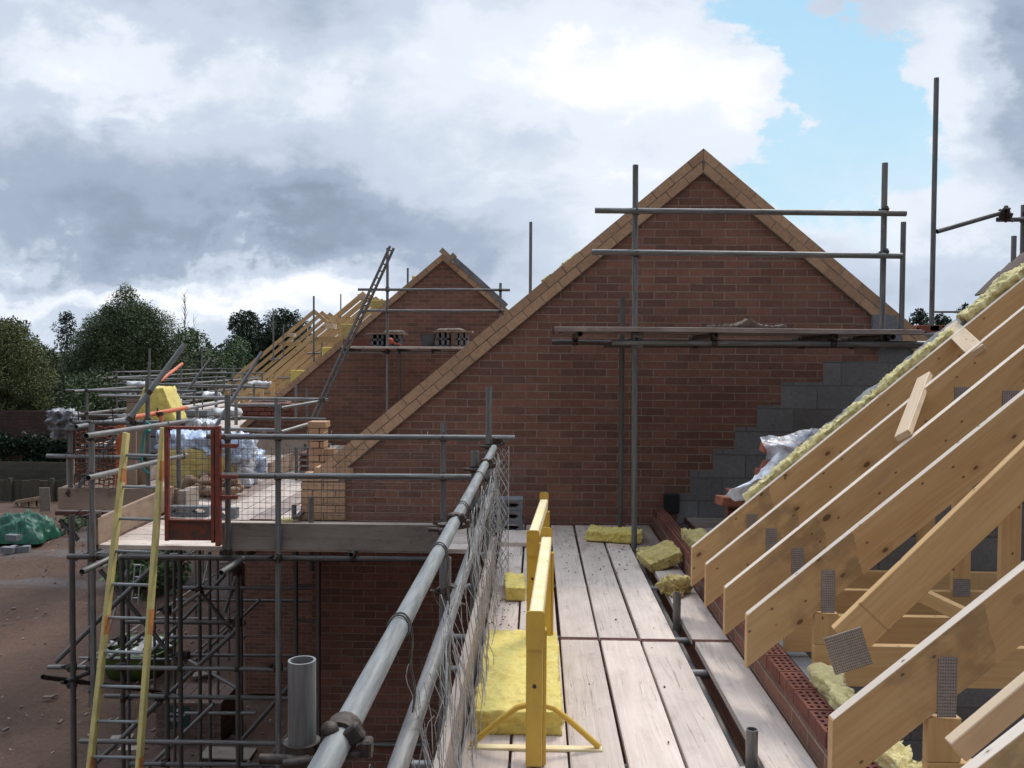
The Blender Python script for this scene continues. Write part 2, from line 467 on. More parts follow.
M['green_tub'] = basic('green_plastic', (.10,.17,.03), (.07,.12,.025), .5)
M['sign_green'] = basic('dark_green_card', (.012,.05,.045), (.01,.04,.035), .6, rvar=0)
M['sign_white'] = basic('white_print', (.7,.7,.7), (.6,.6,.6), .6, rvar=0)
M['sand_bag'] = basic('stone_rubble', (.30,.20,.13), (.20,.13,.09), .95, nscale=20, bump=.5, rvar=.3)
M['slate'] = basic('slate_roof', (.09,.085,.09), (.07,.065,.07), .8)
M['render'] = basic('grey_render', (.30,.30,.30), (.25,.25,.25), .9)
M['glass'] = basic('window_dark', (.05,.055,.06), (.04,.04,.05), .15)
M['white_frame'] = basic('white_frame', (.6,.6,.6), (.5,.5,.5), .5)
M['blackhole'] = basic('black_pipe', (.02,.02,.022), (.015,.015,.016), .9)

def yellow_mat():
    m, t, b = newmat('chipped_yellow_paint')
    p = t.pos()
    col = t.mix(t.ss(t.noise(p, 7, 4), .35, .7), (.62,.39,.05), (.56,.34,.045))
    chip = t.ss(t.noise(p, 60, 5, .7), .675, .69)
    grime = t.ss(t.noise(t.vm('MULTIPLY', p, (9, 9, 3)), 1.0, 5, .65), .45, .75)
    col = t.mix(t.m('MULTIPLY', grime, .35), col, (.30,.19,.07))
    cm = chip
    col = t.mix(cm, col, (.05, .025, .018))
    t.put(b.inputs['Base Color'], col); b.inputs['Roughness'].default_value = .42
    t.put(b.inputs['Normal'], t.bump(t.m('SUBTRACT', t.noise(p, 30, 3), t.m('MULTIPLY', cm, 1.0)), .25, .003))
    return m
M['yellow'] = yellow_mat()
def yellow_worn():
    m, t, b = newmat('worn_dusty_yellow_paint')
    p = t.pos()
    col = t.mix(t.ss(t.noise(p, 12, 5), .3, .7), (.80,.70,.44), (.74,.60,.32))
    chip = t.ss(t.noise(t.vm('MULTIPLY', p, (70, 10, 70)), 1.0, 5, .7), .68, .71)
    col = t.mix(chip, col, (.17, .075, .03))
    t.put(b.inputs['Base Color'], col); b.inputs['Roughness'].default_value = .6
    t.put(b.inputs['Normal'], t.bump(t.noise(p, 60, 3), .2, .003))
    return m
M['yellow_worn'] = yellow_worn()

def wool_mat(name, c1, c2, c3):
    m, t, b = newmat(name)
    p = t.pos()
    n1 = t.noise(t.vm('MULTIPLY', p, (9, 9, 26)), 1.0, 5, .65, .6)
    n2 = t.noise(t.vm('MULTIPLY', p, (60, 60, 120)), 1.0, 5, .7, .8)
    col = t.mix(t.ss(n1, .3, .7), c1, c2)
    col = t.mix(t.m('MULTIPLY', t.ss(n2, .5, .75), .6), col, c3)
    t.put(b.inputs['Base Color'], col); b.inputs['Roughness'].default_value = 1.0; b.inputs['Specular IOR Level'].default_value = .05
    b.inputs['Sheen Weight'].default_value = .3
    t.put(b.inputs['Normal'], t.bump(t.m('ADD', n2, t.m('MULTIPLY', n1, .8)), .8, .012))
    return m
M['wool'] = wool_mat('yellow_glass_wool', (.84,.70,.21), (.74,.56,.13), (.88,.79,.38))
M['wool_old'] = wool_mat('dull_glass_wool', (.62,.50,.19), (.45,.34,.11), (.66,.57,.30))
M['wool_pale'] = wool_mat('pale_glass_wool', (.80,.70,.34), (.64,.53,.22), (.86,.80,.50))

def film_mat(name, col, alpha=.45):
    m, t, b = newmat(name)
    p = t.pos()
    n = t.noise(p, 9, 4, .6, .5)
    t.put(b.inputs['Base Color'], t.mix(t.ss(n, .4, .7), col, tuple(min(1, x*1.3) for x in col)))
    b.inputs['Roughness'].default_value = .22; b.inputs['Specular IOR Level'].default_value = .8
    t.put(b.inputs['Alpha'], t.m('MULTIPLY_ADD', t.ss(n, .3, .75), .45, alpha-.15, clamp=True))
    t.put(b.inputs['Normal'], t.bump(t.noise(p, 16, 4, .6, 1.0), .6, .02))
    return m
M['film'] = film_mat('clear_polythene', (.62,.64,.70), .42)
M['film_blue'] = film_mat('blue_print_polythene', (.45,.55,.72), .8)
M['film_white'] = film_mat('white_polythene', (.66,.68,.74), .85)

def plate_mat():
    m, t, b = newmat('nail_plate_steel')
    l = t.attr('loc', True); s = t.sep(l)
    row = t.m('FRACT', t.m('MULTIPLY', s[0], 90)); colm = t.m('FRACT', t.m('MULTIPLY', s[1], 120))
    hole = t.m('MULTIPLY', t.m('LESS_THAN', row, .38), t.m('LESS_THAN', colm, .5))
    c = t.mix(hole, (.36,.34,.34), (.12,.10,.10))
    n = t.noise(t.pos(), 40, 3)
    c = scalecol(t, c, t.m('MULTIPLY_ADD', n, .6, .6))
    t.put(b.inputs['Base Color'], c); b.inputs['Metallic'].default_value = .5; b.inputs['Roughness'].default_value = .45
    t.put(b.inputs['Normal'], t.bump(hole, -.6, .003))
    return m
M['plate'] = plate_mat()

def leaf_mat(name, c1, c2, c3):
    m, t, b = newmat(name)
    p = t.pos(); r = t.attr('rnd')
    col = t.mix(t.ss(t.noise(p, .55, 3), .35, .65), c1, c2)
    col = t.mix(t.m('MULTIPLY', t.ss(r, .6, 1.0), .7), col, c3)
    t.put(b.inputs['Base Color'], col); b.inputs['Roughness'].default_value = .6; b.inputs['Specular IOR Level'].default_value = .3
    b.inputs['Transmission Weight'].default_value = 0
    return m
M['leaf_mid'] = leaf_mat('mid_green_leaves', (.085,.115,.048), (.060,.085,.040), (.16,.19,.085))
M['leaf_olive'] = leaf_mat('olive_leaves', (.13,.145,.05), (.095,.11,.04), (.19,.20,.085))
M['leaf_dark'] = leaf_mat('dark_green_leaves', (.036,.055,.030), (.026,.041,.025), (.065,.09,.042))
M['leaf_bright'] = leaf_mat('fresh_green_leaves', (.085,.14,.055), (.065,.11,.045), (.13,.20,.08))
M['leaf_ivy'] = leaf_mat('ivy_leaves', (.020,.038,.018), (.015,.028,.014), (.04,.065,.028))
M['bark'] = basic('bark', (.07,.055,.045), (.045,.035,.03), .95, nscale=8, bump=.5)

def ground_mat():
    m, t, b = newmat('red_brown_site_soil')
    p = t.pos()
    n = t.noise(p, .35, 6, .6)
    col = t.mix(t.ss(n, .35, .65), (.125,.075,.054), (.090,.057,.043))
    tr = t.ss(t.noise(t.vm('MULTIPLY', p, (.12, .5, 1)), 1.0, 5, .6), .48, .62)
    s = t.sep(p)
    band = t.m('MULTIPLY', t.ss(s[1], 22, 26), t.m('SUBTRACT', 1.0, t.ss(s[1], 31, 35)))
    col = t.mix(t.m('MULTIPLY', tr, t.m('MULTIPLY_ADD', band, .65, .05)), col, (.13, .12, .12))
    f = t.noise(p, 9, 6, .7)
    col = scalecol(t, col, t.m('MULTIPLY_ADD', f, 1.0, .5))
    gr = t.ss(t.noise(p, 26, 3, .6), .66, .72)
    col = t.mix(t.m('MULTIPLY', gr, .5), col, (.20, .15, .13))
    far = t.ss(s[1], 44, 60)
    col = t.mix(far, col, (.035, .05, .02))
    t.put(b.inputs['Base Color'], col); b.inputs['Roughness'].default_value = .95; b.inputs['Specular IOR Level'].default_value = .2
    t.put(b.inputs['Normal'], t.bump(t.m('ADD', f, t.m('MULTIPLY', n, 1.5)), .8, .06))
    return m
M['ground'] = ground_mat()

# ------------------------------------------------------------------ sky
SUN_EL, SUN_AZ = math.radians(50), math.radians(35)   # azimuth measured from +Y towards +X
w = bpy.data.worlds.new('World'); S.world = w; w.use_nodes = True
t = NT(w.node_tree); w.node_tree.nodes.clear()
geo = t.node('ShaderNodeTexCoord').outputs['Generated']
dv = t.sep(geo)
ay = t.m('MAXIMUM', t.m('ABSOLUTE', dv[1]), .22)
u = t.m('DIVIDE', dv[0], ay); vv = t.m('DIVIDE', dv[2], ay)
base = t.comb(u, t.m('MULTIPLY', vv, 1.5), 0)
fb = t.noise(base, 2.6, 6, .56, .25)
fb2 = t.noise(t.vm('ADD', base, (5.3, 2.1, 1.7)), 6.5, 6, .6, .3)
wx = t.m('MULTIPLY', t.m('SUBTRACT', t.noise(t.vm('ADD', base, (9.1, 3.3, 0)), 5, 6, .6), .5), .30)
wy = t.m('MULTIPLY', t.m('SUBTRACT', t.noise(t.vm('ADD', base, (1.7, 8.8, 0)), 5, 6, .6), .5), .26)
X = t.m('MULTIPLY_ADD', t.m('ADD', u, wx), 9.0, 5.37)       # hundreds of "photo pixels", but purely a direction
Y = t.m('MULTIPLY_ADD', t.m('ADD', vv, wy), -9.0, 3.57)
def gz(cx, cy, rx, ry, amp=1.0):
    a = t.m('POWER', t.m('ABSOLUTE', t.m('DIVIDE', t.m('SUBTRACT', X, cx), rx)), 2.0)
    b = t.m('POWER', t.m('ABSOLUTE', t.m('DIVIDE', t.m('SUBTRACT', Y, cy), ry)), 2.0)
    return t.m('MULTIPLY', t.m('EXPONENT', t.m('MULTIPLY', t.m('ADD', a, b), -1.0)), amp)
def tot(lst):
    r = lst[0]
    for x in lst[1:]: r = t.m('ADD', r, x)
    return r
blue = tot([gz(8.35,.95,.72,1.15,1.5), gz(7.75,.2,.75,.55,1.1), gz(8.9,1.5,1.1,.42,1.2), gz(7.6,1.5,.6,.32,1.1), gz(10.1,1.48,.5,.2,.5),
            gz(9.75,.40,.85,.95,-2.0), gz(7.3,.95,.75,.5,-.9), gz(8.35,.02,.36,.22,-1.3), gz(6.2,.8,.9,1.2,-.6),
            gz(5.2,2.95,.9,.10,.45), gz(-6,-4,3,2,.8), gz(16,-3,3,2,.9)])
bmask = t.ss(t.m('ADD', blue, t.m('MULTIPLY', t.m('SUBTRACT', fb2, .5), 1.5)), .34, .86)
br = tot([gz(1.2,.55,1.5,.38,.34), gz(5.6,.7,2.0,.9,.30), gz(6.9,.9,1.0,.7,.25), gz(8.0,2.1,3.0,.5,.22), gz(9.3,.7,.7,.8,.28),
          gz(1.2,2.30,2.8,.38,-.38), gz(3.8,2.34,1.5,.28,-.24), gz(2.3,2.25,.9,.3,-.10), gz(.6,1.65,1.7,.5,-.20), gz(2.6,1.9,1.6,.4,-.10), gz(3.0,.25,.9,.35,-.14), gz(5.6,1.25,1.2,.35,-.12), gz(10.3,.6,.55,.8,-.42),
          gz(.9,2.92,2.4,.15,.34), gz(3.6,3.0,2.5,.15,.22), gz(6.1,2.6,.8,.5,.12), gz(9.3,2.75,1.5,.45,-.06), gz(9.6,3.1,1.5,.3,-.08)])
crisp = t.m('MULTIPLY', t.ss(fb2, .50, .60), t.m('MULTIPLY', t.ss(fb, .47, .60), .16))
lum = t.m('ADD', t.m('ADD', t.m('ADD', .56, crisp), br), t.m('ADD', t.m('MULTIPLY', t.m('SUBTRACT', fb, .5), .70), t.m('MULTIPLY', t.m('SUBTRACT', fb2, .5), .50)))
ramp = t.node('ShaderNodeValToRGB'); t.put(ramp.inputs[0], lum)
cr = ramp.color_ramp; cr.interpolation = 'EASE'
cr.elements[0].position = .0; cr.elements[0].color = (.27,.33,.43,1)
cr.elements[1].position = 1.0; cr.elements[1].color = (.95,.97,1.0,1)
e = cr.elements.new(.30); e.color = (.37,.445,.565,1)
e = cr.elements.new(.55); e.color = (.58,.66,.78,1)
e = cr.elements.new(.78); e.color = (.79,.85,.94,1)
# the overcast sky is brighter towards the zenith
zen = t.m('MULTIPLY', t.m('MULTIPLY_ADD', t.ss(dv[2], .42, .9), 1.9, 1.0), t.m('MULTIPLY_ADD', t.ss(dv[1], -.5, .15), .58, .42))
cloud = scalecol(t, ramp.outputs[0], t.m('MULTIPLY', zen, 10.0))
sky = t.node('ShaderNodeTexSky'); sky.sky_type = 'NISHITA'; sky.sun_disc = False
sky.sun_elevation = SUN_EL; sky.sun_rotation = SUN_AZ; sky.air_density = 1.0; sky.dust_density = 1.5; sky.ozone_density = 1.3
skyc = t.mix(.90, sky.outputs[0], t.mix(t.ss(dv[2], .1, .45), (5.4,7.9,9.3), (3.9,6.9,9.2)))
hz = t.m('SUBTRACT', 1.0, t.ss(dv[2], .0, .10))
wisp = t.m('SUBTRACT', 1.0, t.m('MULTIPLY', t.ss(fb, .35, .75), .45))
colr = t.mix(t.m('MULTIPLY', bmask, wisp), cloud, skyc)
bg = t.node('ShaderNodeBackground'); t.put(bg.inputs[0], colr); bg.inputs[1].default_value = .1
out = t.node('ShaderNodeOutputWorld'); t.l.new(bg.outputs[0], out.inputs[0])

sd = bpy.data.lights.new('sun', 'SUN'); sd.energy = 1.9; sd.angle = math.radians(12); sd.color = (1.0, .93, .83)
so = bpy.data.objects.new('sun', sd); COL.objects.link(so)
sdir = V((math.sin(SUN_AZ)*math.cos(SUN_EL), math.cos(SUN_AZ)*math.cos(SUN_EL), math.sin(SUN_EL)))
so.rotation_euler = sdir.to_track_quat('Z', 'Y').to_euler()
S.view_settings.view_transform = 'Standard'; S.view_settings.look = 'None'
S.view_settings.exposure = .08; S.view_settings.gamma = 1; S.view_settings.use_curve_mapping = False
S.cycles.max_bounces = 4; S.cycles.adaptive_threshold = .02; w.cycles.sampling_method = 'MANUAL'; w.cycles.sample_map_resolution = 256; S.cycles.transparent_max_bounces = 12

# ------------------------------------------------------------------ ground
GZ = -4.9
def make_ground():
    xs = np.concatenate([np.linspace(-600,-60,12), np.linspace(-58,20,157), np.linspace(24,600,14)])
    ys = np.concatenate([np.linspace(-300,-4,8), np.linspace(-2,60,125), np.linspace(66,900,16)])
    vs = []
    for y in ys:
        for x in xs:
            z = 0
            if -60 < x < 22 and -4 < y < 62:
                z = .16*mnoise.noise(V((x*.35, y*.35, 0))) + .06*mnoise.noise(V((x*1.4, y*1.4, 3))) - .10*max(0, 1-abs(mnoise.noise(V((x*.09, y*.55, 8))))*5)
            vs.append((x, y, GZ+z))
    nx = len(xs)
    fs = [(j*nx+i, j*nx+i+1, (j+1)*nx+i+1, (j+1)*nx+i) for j in range(len(ys)-1) for i in range(nx-1)]
    mb = MB(); mb.add(vs, fs, None, True)
    build(mb, 'ground', M['ground'], kind='structure')
make_ground()
# scattered rubble on the soil
mb = MB()
for i in range(1700):
    y = random.uniform(9, 40); x = random.uniform(-.56*y-1, -.24*y+1 if y < 30 else -.3*y)
    s = random.choice([.012,.016,.02,.03,.045])*random.uniform(.6, 1.3)
    a = random.uniform(0, PI)
    mb.frame_box(V((x, y, GZ+.02+s*.2)), V((math.cos(a), math.sin(a), .2)).normalized(), V((-math.sin(a), math.cos(a), 0)), V((0,0,1)), s*1.8, s, s*.7)
build(mb, 'rubble', basic('pale_rubble', (.22,.17,.145), (.12,.085,.07), .95, rvar=.45), kind='stuff', label='small stones and brick chips strewn over the brown soil')

# ------------------------------------------------------------------ scaffold boards of the near walkway
def board(x0, x1, y0, y1, ztop, label, mat='board', along='y', th=.038, ends=(1,1), group='scaffold boards laid on the walkway', sag=True, band=True):
    mb = MB()
    L = (y1-y0) if along == 'y' else (x1-x0)
    t_ = thing('scaffold_board', label, 'board', ((x0+x1)/2, (y0+y1)/2, ztop-th), group)
    # subdivided plank with a little warp
    n = max(4, int(L/.3)); ph = random.uniform(0, 6); k = random.uniform(.4, 1)*.006
    prof = [(-.5, -.5), (-.5, .42), (-.47, .5), (.47, .5), (.5, .42), (.5, -.5)]
    vs, lc = [], []
    wdt = (x1-x0) if along == 'y' else (y1-y0)
    for i in range(n+1):
        f = i/n
        dz = (math.sin(f*PI*1.3+ph)*k if sag else 0)
        dx = math.sin(f*PI*.9+ph*2)*.003
        ew = 1.0
        for a, b in prof:
            if along == 'y': p = ((x0+x1)/2 + a*wdt*ew + dx, y0+f*L, ztop-th/2+b*th+dz)
            else: p = (x0+f*L, (y0+y1)/2 + a*wdt*ew + dx, ztop-th/2+b*th+dz)
            vs.append(p); lc.append((f*L, a*wdt, b*th))
    m = len(prof); fs = []
    for i in range(n):
        for j in range(m):
            fs.append((i*m+j, i*m+(j+1) % m, (i+1)*m+(j+1) % m, (i+1)*m+j))
    fs += [tuple(range(m))[::-1], tuple(n*m+j for j in range(m))]
    mb.add(vs, fs, lc)
    build(mb, 'plank', M[mat], t_)
    if band:
        for e in (0, 1):
            if not ends[e]: continue
            b = MB()
            if along == 'y':
                yy = y0-.002 if e == 0 else y1-.016
                dz = math.sin(e*PI*1.3+ph)*k
                b.box(x0-.0015, x1+.0015, yy, yy+.018, ztop-th+dz-.002, ztop+dz+.002)
            else:
                xx = x0-.002 if e == 0 else x1-.016
                dz = math.sin(e*PI*1.3+ph)*k
                b.box(xx, xx+.018, y0-.0015, y1+.0015, ztop-th+dz-.002, ztop+dz+.002)
            build(b, 'end_band', M['band'], t_)
    return t_
JY = at(640, 640.5, 5).y; JY = atz(620, 639.5, 0).y
lanes = [(-.297,-.106,'leftmost'), (-.094,.131,'second from left'), (.146,.358,'third from left'), (.372,.592,'fourth from left'), (.605,.808,'fifth from left')]
for x0, x1, nm in lanes:
    board(x0, x1, 1.0, JY-.012, 0, 'pale weathered board of the near walkway half, %s lane under the trestle' % nm if nm in('leftmost','second from left') else 'pale weathered board of the near walkway half, %s lane' % nm, 'board')
    board(x0+.002, x1-.002, JY+.012, JY+3.52, -.003, 'dusty board of the far walkway half towards the gable, %s lane' % nm, 'board')
board(.905, 1.112, 1.2, JY-.004, 0, 'near single board beside the low brick wall, right of the gap', 'board', group='boards beside the brick wall')
board(.900, 1.108, JY+.008, 7.3, 0, 'far single board beside the low brick wall, under crumpled wool', 'board', group='boards beside the brick wall')
board(.86, 1.09, 7.4, 8.66, -.002, 'short dirty board in the corner where brick wall meets gable', 'board_dirty', group='boards beside the brick wall')

# toe board on edge along the left of the walkway
mb = MB(); mb.box(-.345, -.306, 1.3, 6.9, .0, .225, .003, long=1)
solo(mb, 'toe_board', M['toeboard'], 'brown timber toe board on edge behind the wire mesh of the walkway', 'toe board')

# ------------------------------------------------------------------ scaffold helper
def coupler(p, a1, a2, mb=None, s=1.0):
    """two half-clamps with bolts where two tubes cross (a1, a2 tube axes)"""
    p = V(p)
    for k, ax in ((-1, V(a1).normalized()), (1, V(a2).normalized())):
        o = p
        mb.tube(o-ax*.024*s, o+ax*.024*s, .0315*s, 10, False)
        oth = ax.cross(V((.3,.5,.8))).normalized()
        mb.tube(o+oth*.034*s+ax*.012, o+oth*.034*s+ax*.012+ax.cross(oth)*.05*s, .008*s, 6, False)
        mb.bar(o+oth*.02*s, o+oth*.055*s, .022*s, .03*s)
        q = ax.cross(oth)
        mb.tube(o+q*.03*s, o+q*.03*s+oth*.075*s, .0075*s, 6, False)

ALL = []
class Scaffold:
    def __init__(s, label, loc, mat='tube', group=None):
        s.t = thing('scaffold', label, 'scaffolding', loc, group); s.mat = mat; s.seg = []; s.cl = []; ALL.append(s)
    def tube(s, kind, p, q, mat=None, r=.02415, n=14, hollow=True):
        s.seg.append((V(p), V(q)))
        mb = MB(); mb.tube(p, q, r, n, hollow)
        return build(mb, kind, M[mat or s.mat], s.t)
    def clamp(s, p, a1=(0,0,1), a2=(1,0,0), sc=1.0):
        s.cl.append(V(p)); mb = MB(); coupler(p, a1, a2, mb, sc)
        return build(mb, 'coupler', M['coupler'], s.t)

def couple_all(limit=46, far=27):
    from mathutils.geometry import intersect_line_line
    for s in ALL:
        n = 0
        if s is sc: continue
        for i, (a, b) in enumerate(s.seg):
            for (c, d) in s.seg[i+1:]:
                if n >= limit: break
                u_, v_ = (b-a).normalized(), (d-c).normalized()
                if abs(u_.dot(v_)) > .9: continue
                r = intersect_line_line(a, b, c, d)
                if not r: continue
                p, q = r
                if (p-q).length > .14 or p.y > far: continue
                if not (-.01 <= (p-a).dot(u_) <= (b-a).length+.01 and -.01 <= (q-c).dot(v_) <= (d-c).length+.01): continue
                m = (p+q)/2
                if any((m-k).length < .16 for k in s.cl): continue
                mb = MB()
                mb.tube(p-u_*.024, p+u_*.024, .031, 8, False); mb.tube(q-v_*.024, q+v_*.024, .031, 8, False)
                if (p-q).length > .03: mb.bar(p, q, .035, .035)
                w_ = u_.cross(v_).normalized(); mb.bar(m+v_*.03-u_*.01, m+v_*.075-u_*.012, .014, .02); mb.bar(m-v_*.045+u_*.01+w_*.012, m-v_*.02+u_*.012+w_*.012, .03, .03)
                build(mb, 'coupler', M['coupler'], s.t); s.cl.append(m); n += 1

# ------------------------------------------------------------------ near guard rail scaffold
HX, HZ = -.30, .98
sc = Scaffold('bright galvanised guard rail scaffold running beside the boarded walkway', (-.38, 1.5, GZ), 'tube_bright')
def yline(p, q): return p, q
# the handrail ends on the picture line (330,740) -> (493,447)
ra = at(338, 742, 1.52); rb = at(494, 448, 6.45)
dirr = (rb-ra).normalized()
sc.tube('guardrail', ra-dirr*.45, rb, n=28)
# clamp cuffs and wire ties around the handrail
for Y in (2.17, 2.19, 3.0, 3.03, 3.85, 3.9, 4.9):
    c = ra + dirr*((Y-ra.y)/dirr.y)
    mb = MB()
    for k in range(1):
        pts = []
        b = dirr.cross(V((0,0,1))).normalized(); cc = b.cross(dirr)
        for i in range(16):
            a = 2*PI*i/16
            pts.append(c + dirr*(.006*math.sin(a*1.0)) + b*math.cos(a)*.0275 + cc*math.sin(a)*(.0275 if i not in (3,4,5) else .030))
        mb.path(pts, .0026, 5, closed=True)
    pts = [c + b*.027 + V((0,0,-.03*i)) + V((.004*math.sin(i*1.3), .01*i, 0)) for i in range(9)]
    mb.path(pts, .0022, 5)
    build(mb, 'wire_tie', M['wire_dark'], sc.t)
ma = at(412, 738, 2.12); mb_ = at(497, 520, 5.0)
md = V((0, 1, 0.0))
ma = V((-.315, 1.2, .66)); 
sc.tube('midrail', ma, (-.315, 6.6, .66), 'tube', n=22)
# uprights outside the rail
SX = -.385
p1 = at(302, 660, 1.55)
sc.tube('standard', (p1.x, 1.55, GZ), (p1.x, 1.55, p1.z), 'tube', n=28)
sc.tube('standard', (SX+.02, 3.6, GZ), (SX+.02, 3.6, .80), 'tube')
p3 = at(475, 451, 5.5)
sc.tube('standard', (p3.x, 5.5, GZ), (p3.x, 5.5, p3.z), 'tube')
p4 = at(489, 387, 6.9)
sc.tube('standard', (p4.x, 6.9, GZ), (p4.x, 6.9, p4.z), 'tube')
for Y, xs in ((1.55, p1.x), (3.6, SX+.02), (5.5, p3.x), (6.9, p4.x)):
    c = ra + dirr*((Y-ra.y)/dirr.y)
    mb = MB()
    # a swivel coupler reaching from the upright to the rail
    mb.tube((xs, Y, c.z-.055), (xs, Y, c.z-.012), .0325, 16, False)
    mb.tube(c-dirr*.024, c+dirr*.024, .0325, 16, False)
    mb.bar((xs+.03, Y, c.z-.03), c+V((-.02,0,-.03)), .04, .035, bev=.006)
    mb.tube((xs-.065, Y-.03, c.z-.032), (xs+.02, Y-.03, c.z-.032), .009, 8, False)
    mb.tube((xs-.02, Y-.042, c.z-.035), (c.x+.06, Y-.042, c.z-.012), .0085, 8, False)
    mb.ellipsoid((c.x-.012, Y-.04, c.z+.026), .016, .016, .014, 8, 6)
    mb.frame_box(V((c.x+.052, Y-.04, c.z-.004)), V((1,0,0)), V((0,1,0)), V((0,0,1)), .018, .03, .03, .004)
    mb.frame_box(V((c.x+.03, Y-.038, c.z+.018)), V((.8,0,.6)), V((0,1,0)), V((-.6,0,.8)), .03, .022, .03, .004)
    build(mb, 'coupler', M['coupler'], sc.t)
    mb = MB(); coupler((xs+.02, Y, .66), (0,0,1), (0,1,0), mb); build(mb, 'coupler', M['coupler'], sc.t)
sc.tube('ledger', (SX+.06, 1.0, -.09), (SX+.06, 7.2, -.09), 'tube_dark')
sc.tube('ledger', (.855, 1.0, -.09), (.855, 8.6, -.09), 'tube_dark')
for Y in (1.7, 2.75, 3.62, 4.75, 5.3, 6.5, 7.55, 8.4):
    sc.tube('transom', (-.5, Y, -.0645+.0), (1.06, Y, -.0645), 'tube')
# stub uprights poking up through the gap beside the wall
for px, py, Y in ((752, 729, 3.58), (677, 593, 5.54)):
    q = at(px, py, Y); sc.tube('standard', (q.x, Y, GZ), (q.x, Y, q.z), 'tube')
for z in (-2.1, -4.1):
    sc.tube('ledger', (SX+.02, 1.2, z), (SX+.02, 7.4, z), 'tube_dark')

# mesh panels tied to the rail
def mesh_panel(label, x, y0, y1, z0, z1, px=.05, pz=.05, wob=.02, diamond=True, mat='wire', r=.0016, lean=0.0, seed=1, top_rail=False, n=4):
    rs = random.Random(seed); mb = MB()
    def pt(y, z):
        w1 = mnoise.noise(V((y*3.1, z*2.1, seed)))*wob + mnoise.noise(V((y*9, z*8, seed+5)))*wob*.35
        yy = y + mnoise.noise(V((y*2, z*6, seed+9)))*.012*(wob/.02)
        f = (z-z0)/(z1-z0)
        return V((x + lean*(1-f) + w1, yy, z + mnoise.noise(V((y*4, z*3, seed+2)))*.008*(wob/.02)))
    H = z1-z0; L = y1-y0
    if diamond:
        step = px
        k = -int(H/pz)
        m = int(L/step)
        # zigzag vertical wires twisted against each other, chain-link style
        for i in range(m+1):
            pts = []; nz = int(H/pz)
            for j in range(nz+1):
                y = y0 + i*step + (step/2 if j % 2 else -step/2)*.92
                pts.append(pt(y, z0 + H*j/nz))
            mb.path(pts, r, n, rnd=rs.random())
    else:
        for i in range(int(L/px)+1):
            y = y0+i*px; mb.path([pt(y, z0+H*j/10) for j in range(11)], r, n, rnd=rs.random())
        for j in range(int(H/pz)+1):
            z = z0+j*pz; nn = max(6, int(L/.12)); mb.path([pt(y0+L*i/nn, z) for i in range(nn+1)], r, n, rnd=rs.random())
    return solo(mb, 'mesh_panel', M[mat], label, 'wire mesh', group=None)
mesh_panel('far galvanised chain link mesh hanging off the guard rail near the block stack', -.262, 3.9, 6.3, .10, .93, .10, .07, .05, True, 'wire', .0019, .03, 3)
mesh_panel('crumpled middle wire mesh draped over the lower rail of the walkway', -.272, 2.3, 4.4, .04, .80, .085, .10, .07, True, 'wire', .0015, .05, 11)
mesh_panel('nearest crumpled wire mesh beside the yellow insulation slab', -.262, 1.7, 3.0, .02, .74, .06, .12, .075, True, 'wire', .0013, .07, 17)
# the end of the mesh turns across the walkway in front of the block stack
mb = MB(); Xa, Xb = at(489, 480, 6.4).x, at(509, 480, 6.4).x
for k in range(9):
    for sgn in (-1, 1):
        pts = []
        for j in range(15):
            z = .10+.86*j/14; f = (k*.5 + sgn*j*.5) % 4
            f = f if f < 2 else 4-f
            pts.append(V((Xa+(Xb-Xa)*f/2+.004*math.sin(j+k), 6.40+.02*math.sin(j*.8+k)-.04*f, z)))
        mb.path(pts, .0019, 4)
mb.path([V((Xb, 6.33, .08+.09*j)) for j in range(11)], .003, 5)
solo(mb, 'mesh_panel', M['wire'], 'end of the chain link turned across the walkway before the block stack', 'wire mesh')
# loose bent strands
mb = MB(); rs = random.Random(5)
for k in range(9):
    y = 1.6+rs.random()*1.6; z = .30+rs.random()*.35; xx = -.33+rs.random()*.09
    pts = [V((xx, y, z))]
    d = V((rs.uniform(-.3,.1), rs.uniform(-.5,.8), rs.uniform(.2,1))).normalized()
    for j in range(10):
        d = (d + V((rs.uniform(-.25,.2), rs.uniform(-.35,.35), rs.uniform(-.55,.15)))).normalized(); pts.append(pts[-1]+d*.05); pts[-1].x = max(-.37, min(-.2, pts[-1].x))
    mb.path(pts, .0015, 4)
solo(mb, 'loose_wire', M['wire_dark'], 'loose bent strands of wire sprouting from the near torn mesh', 'wire')

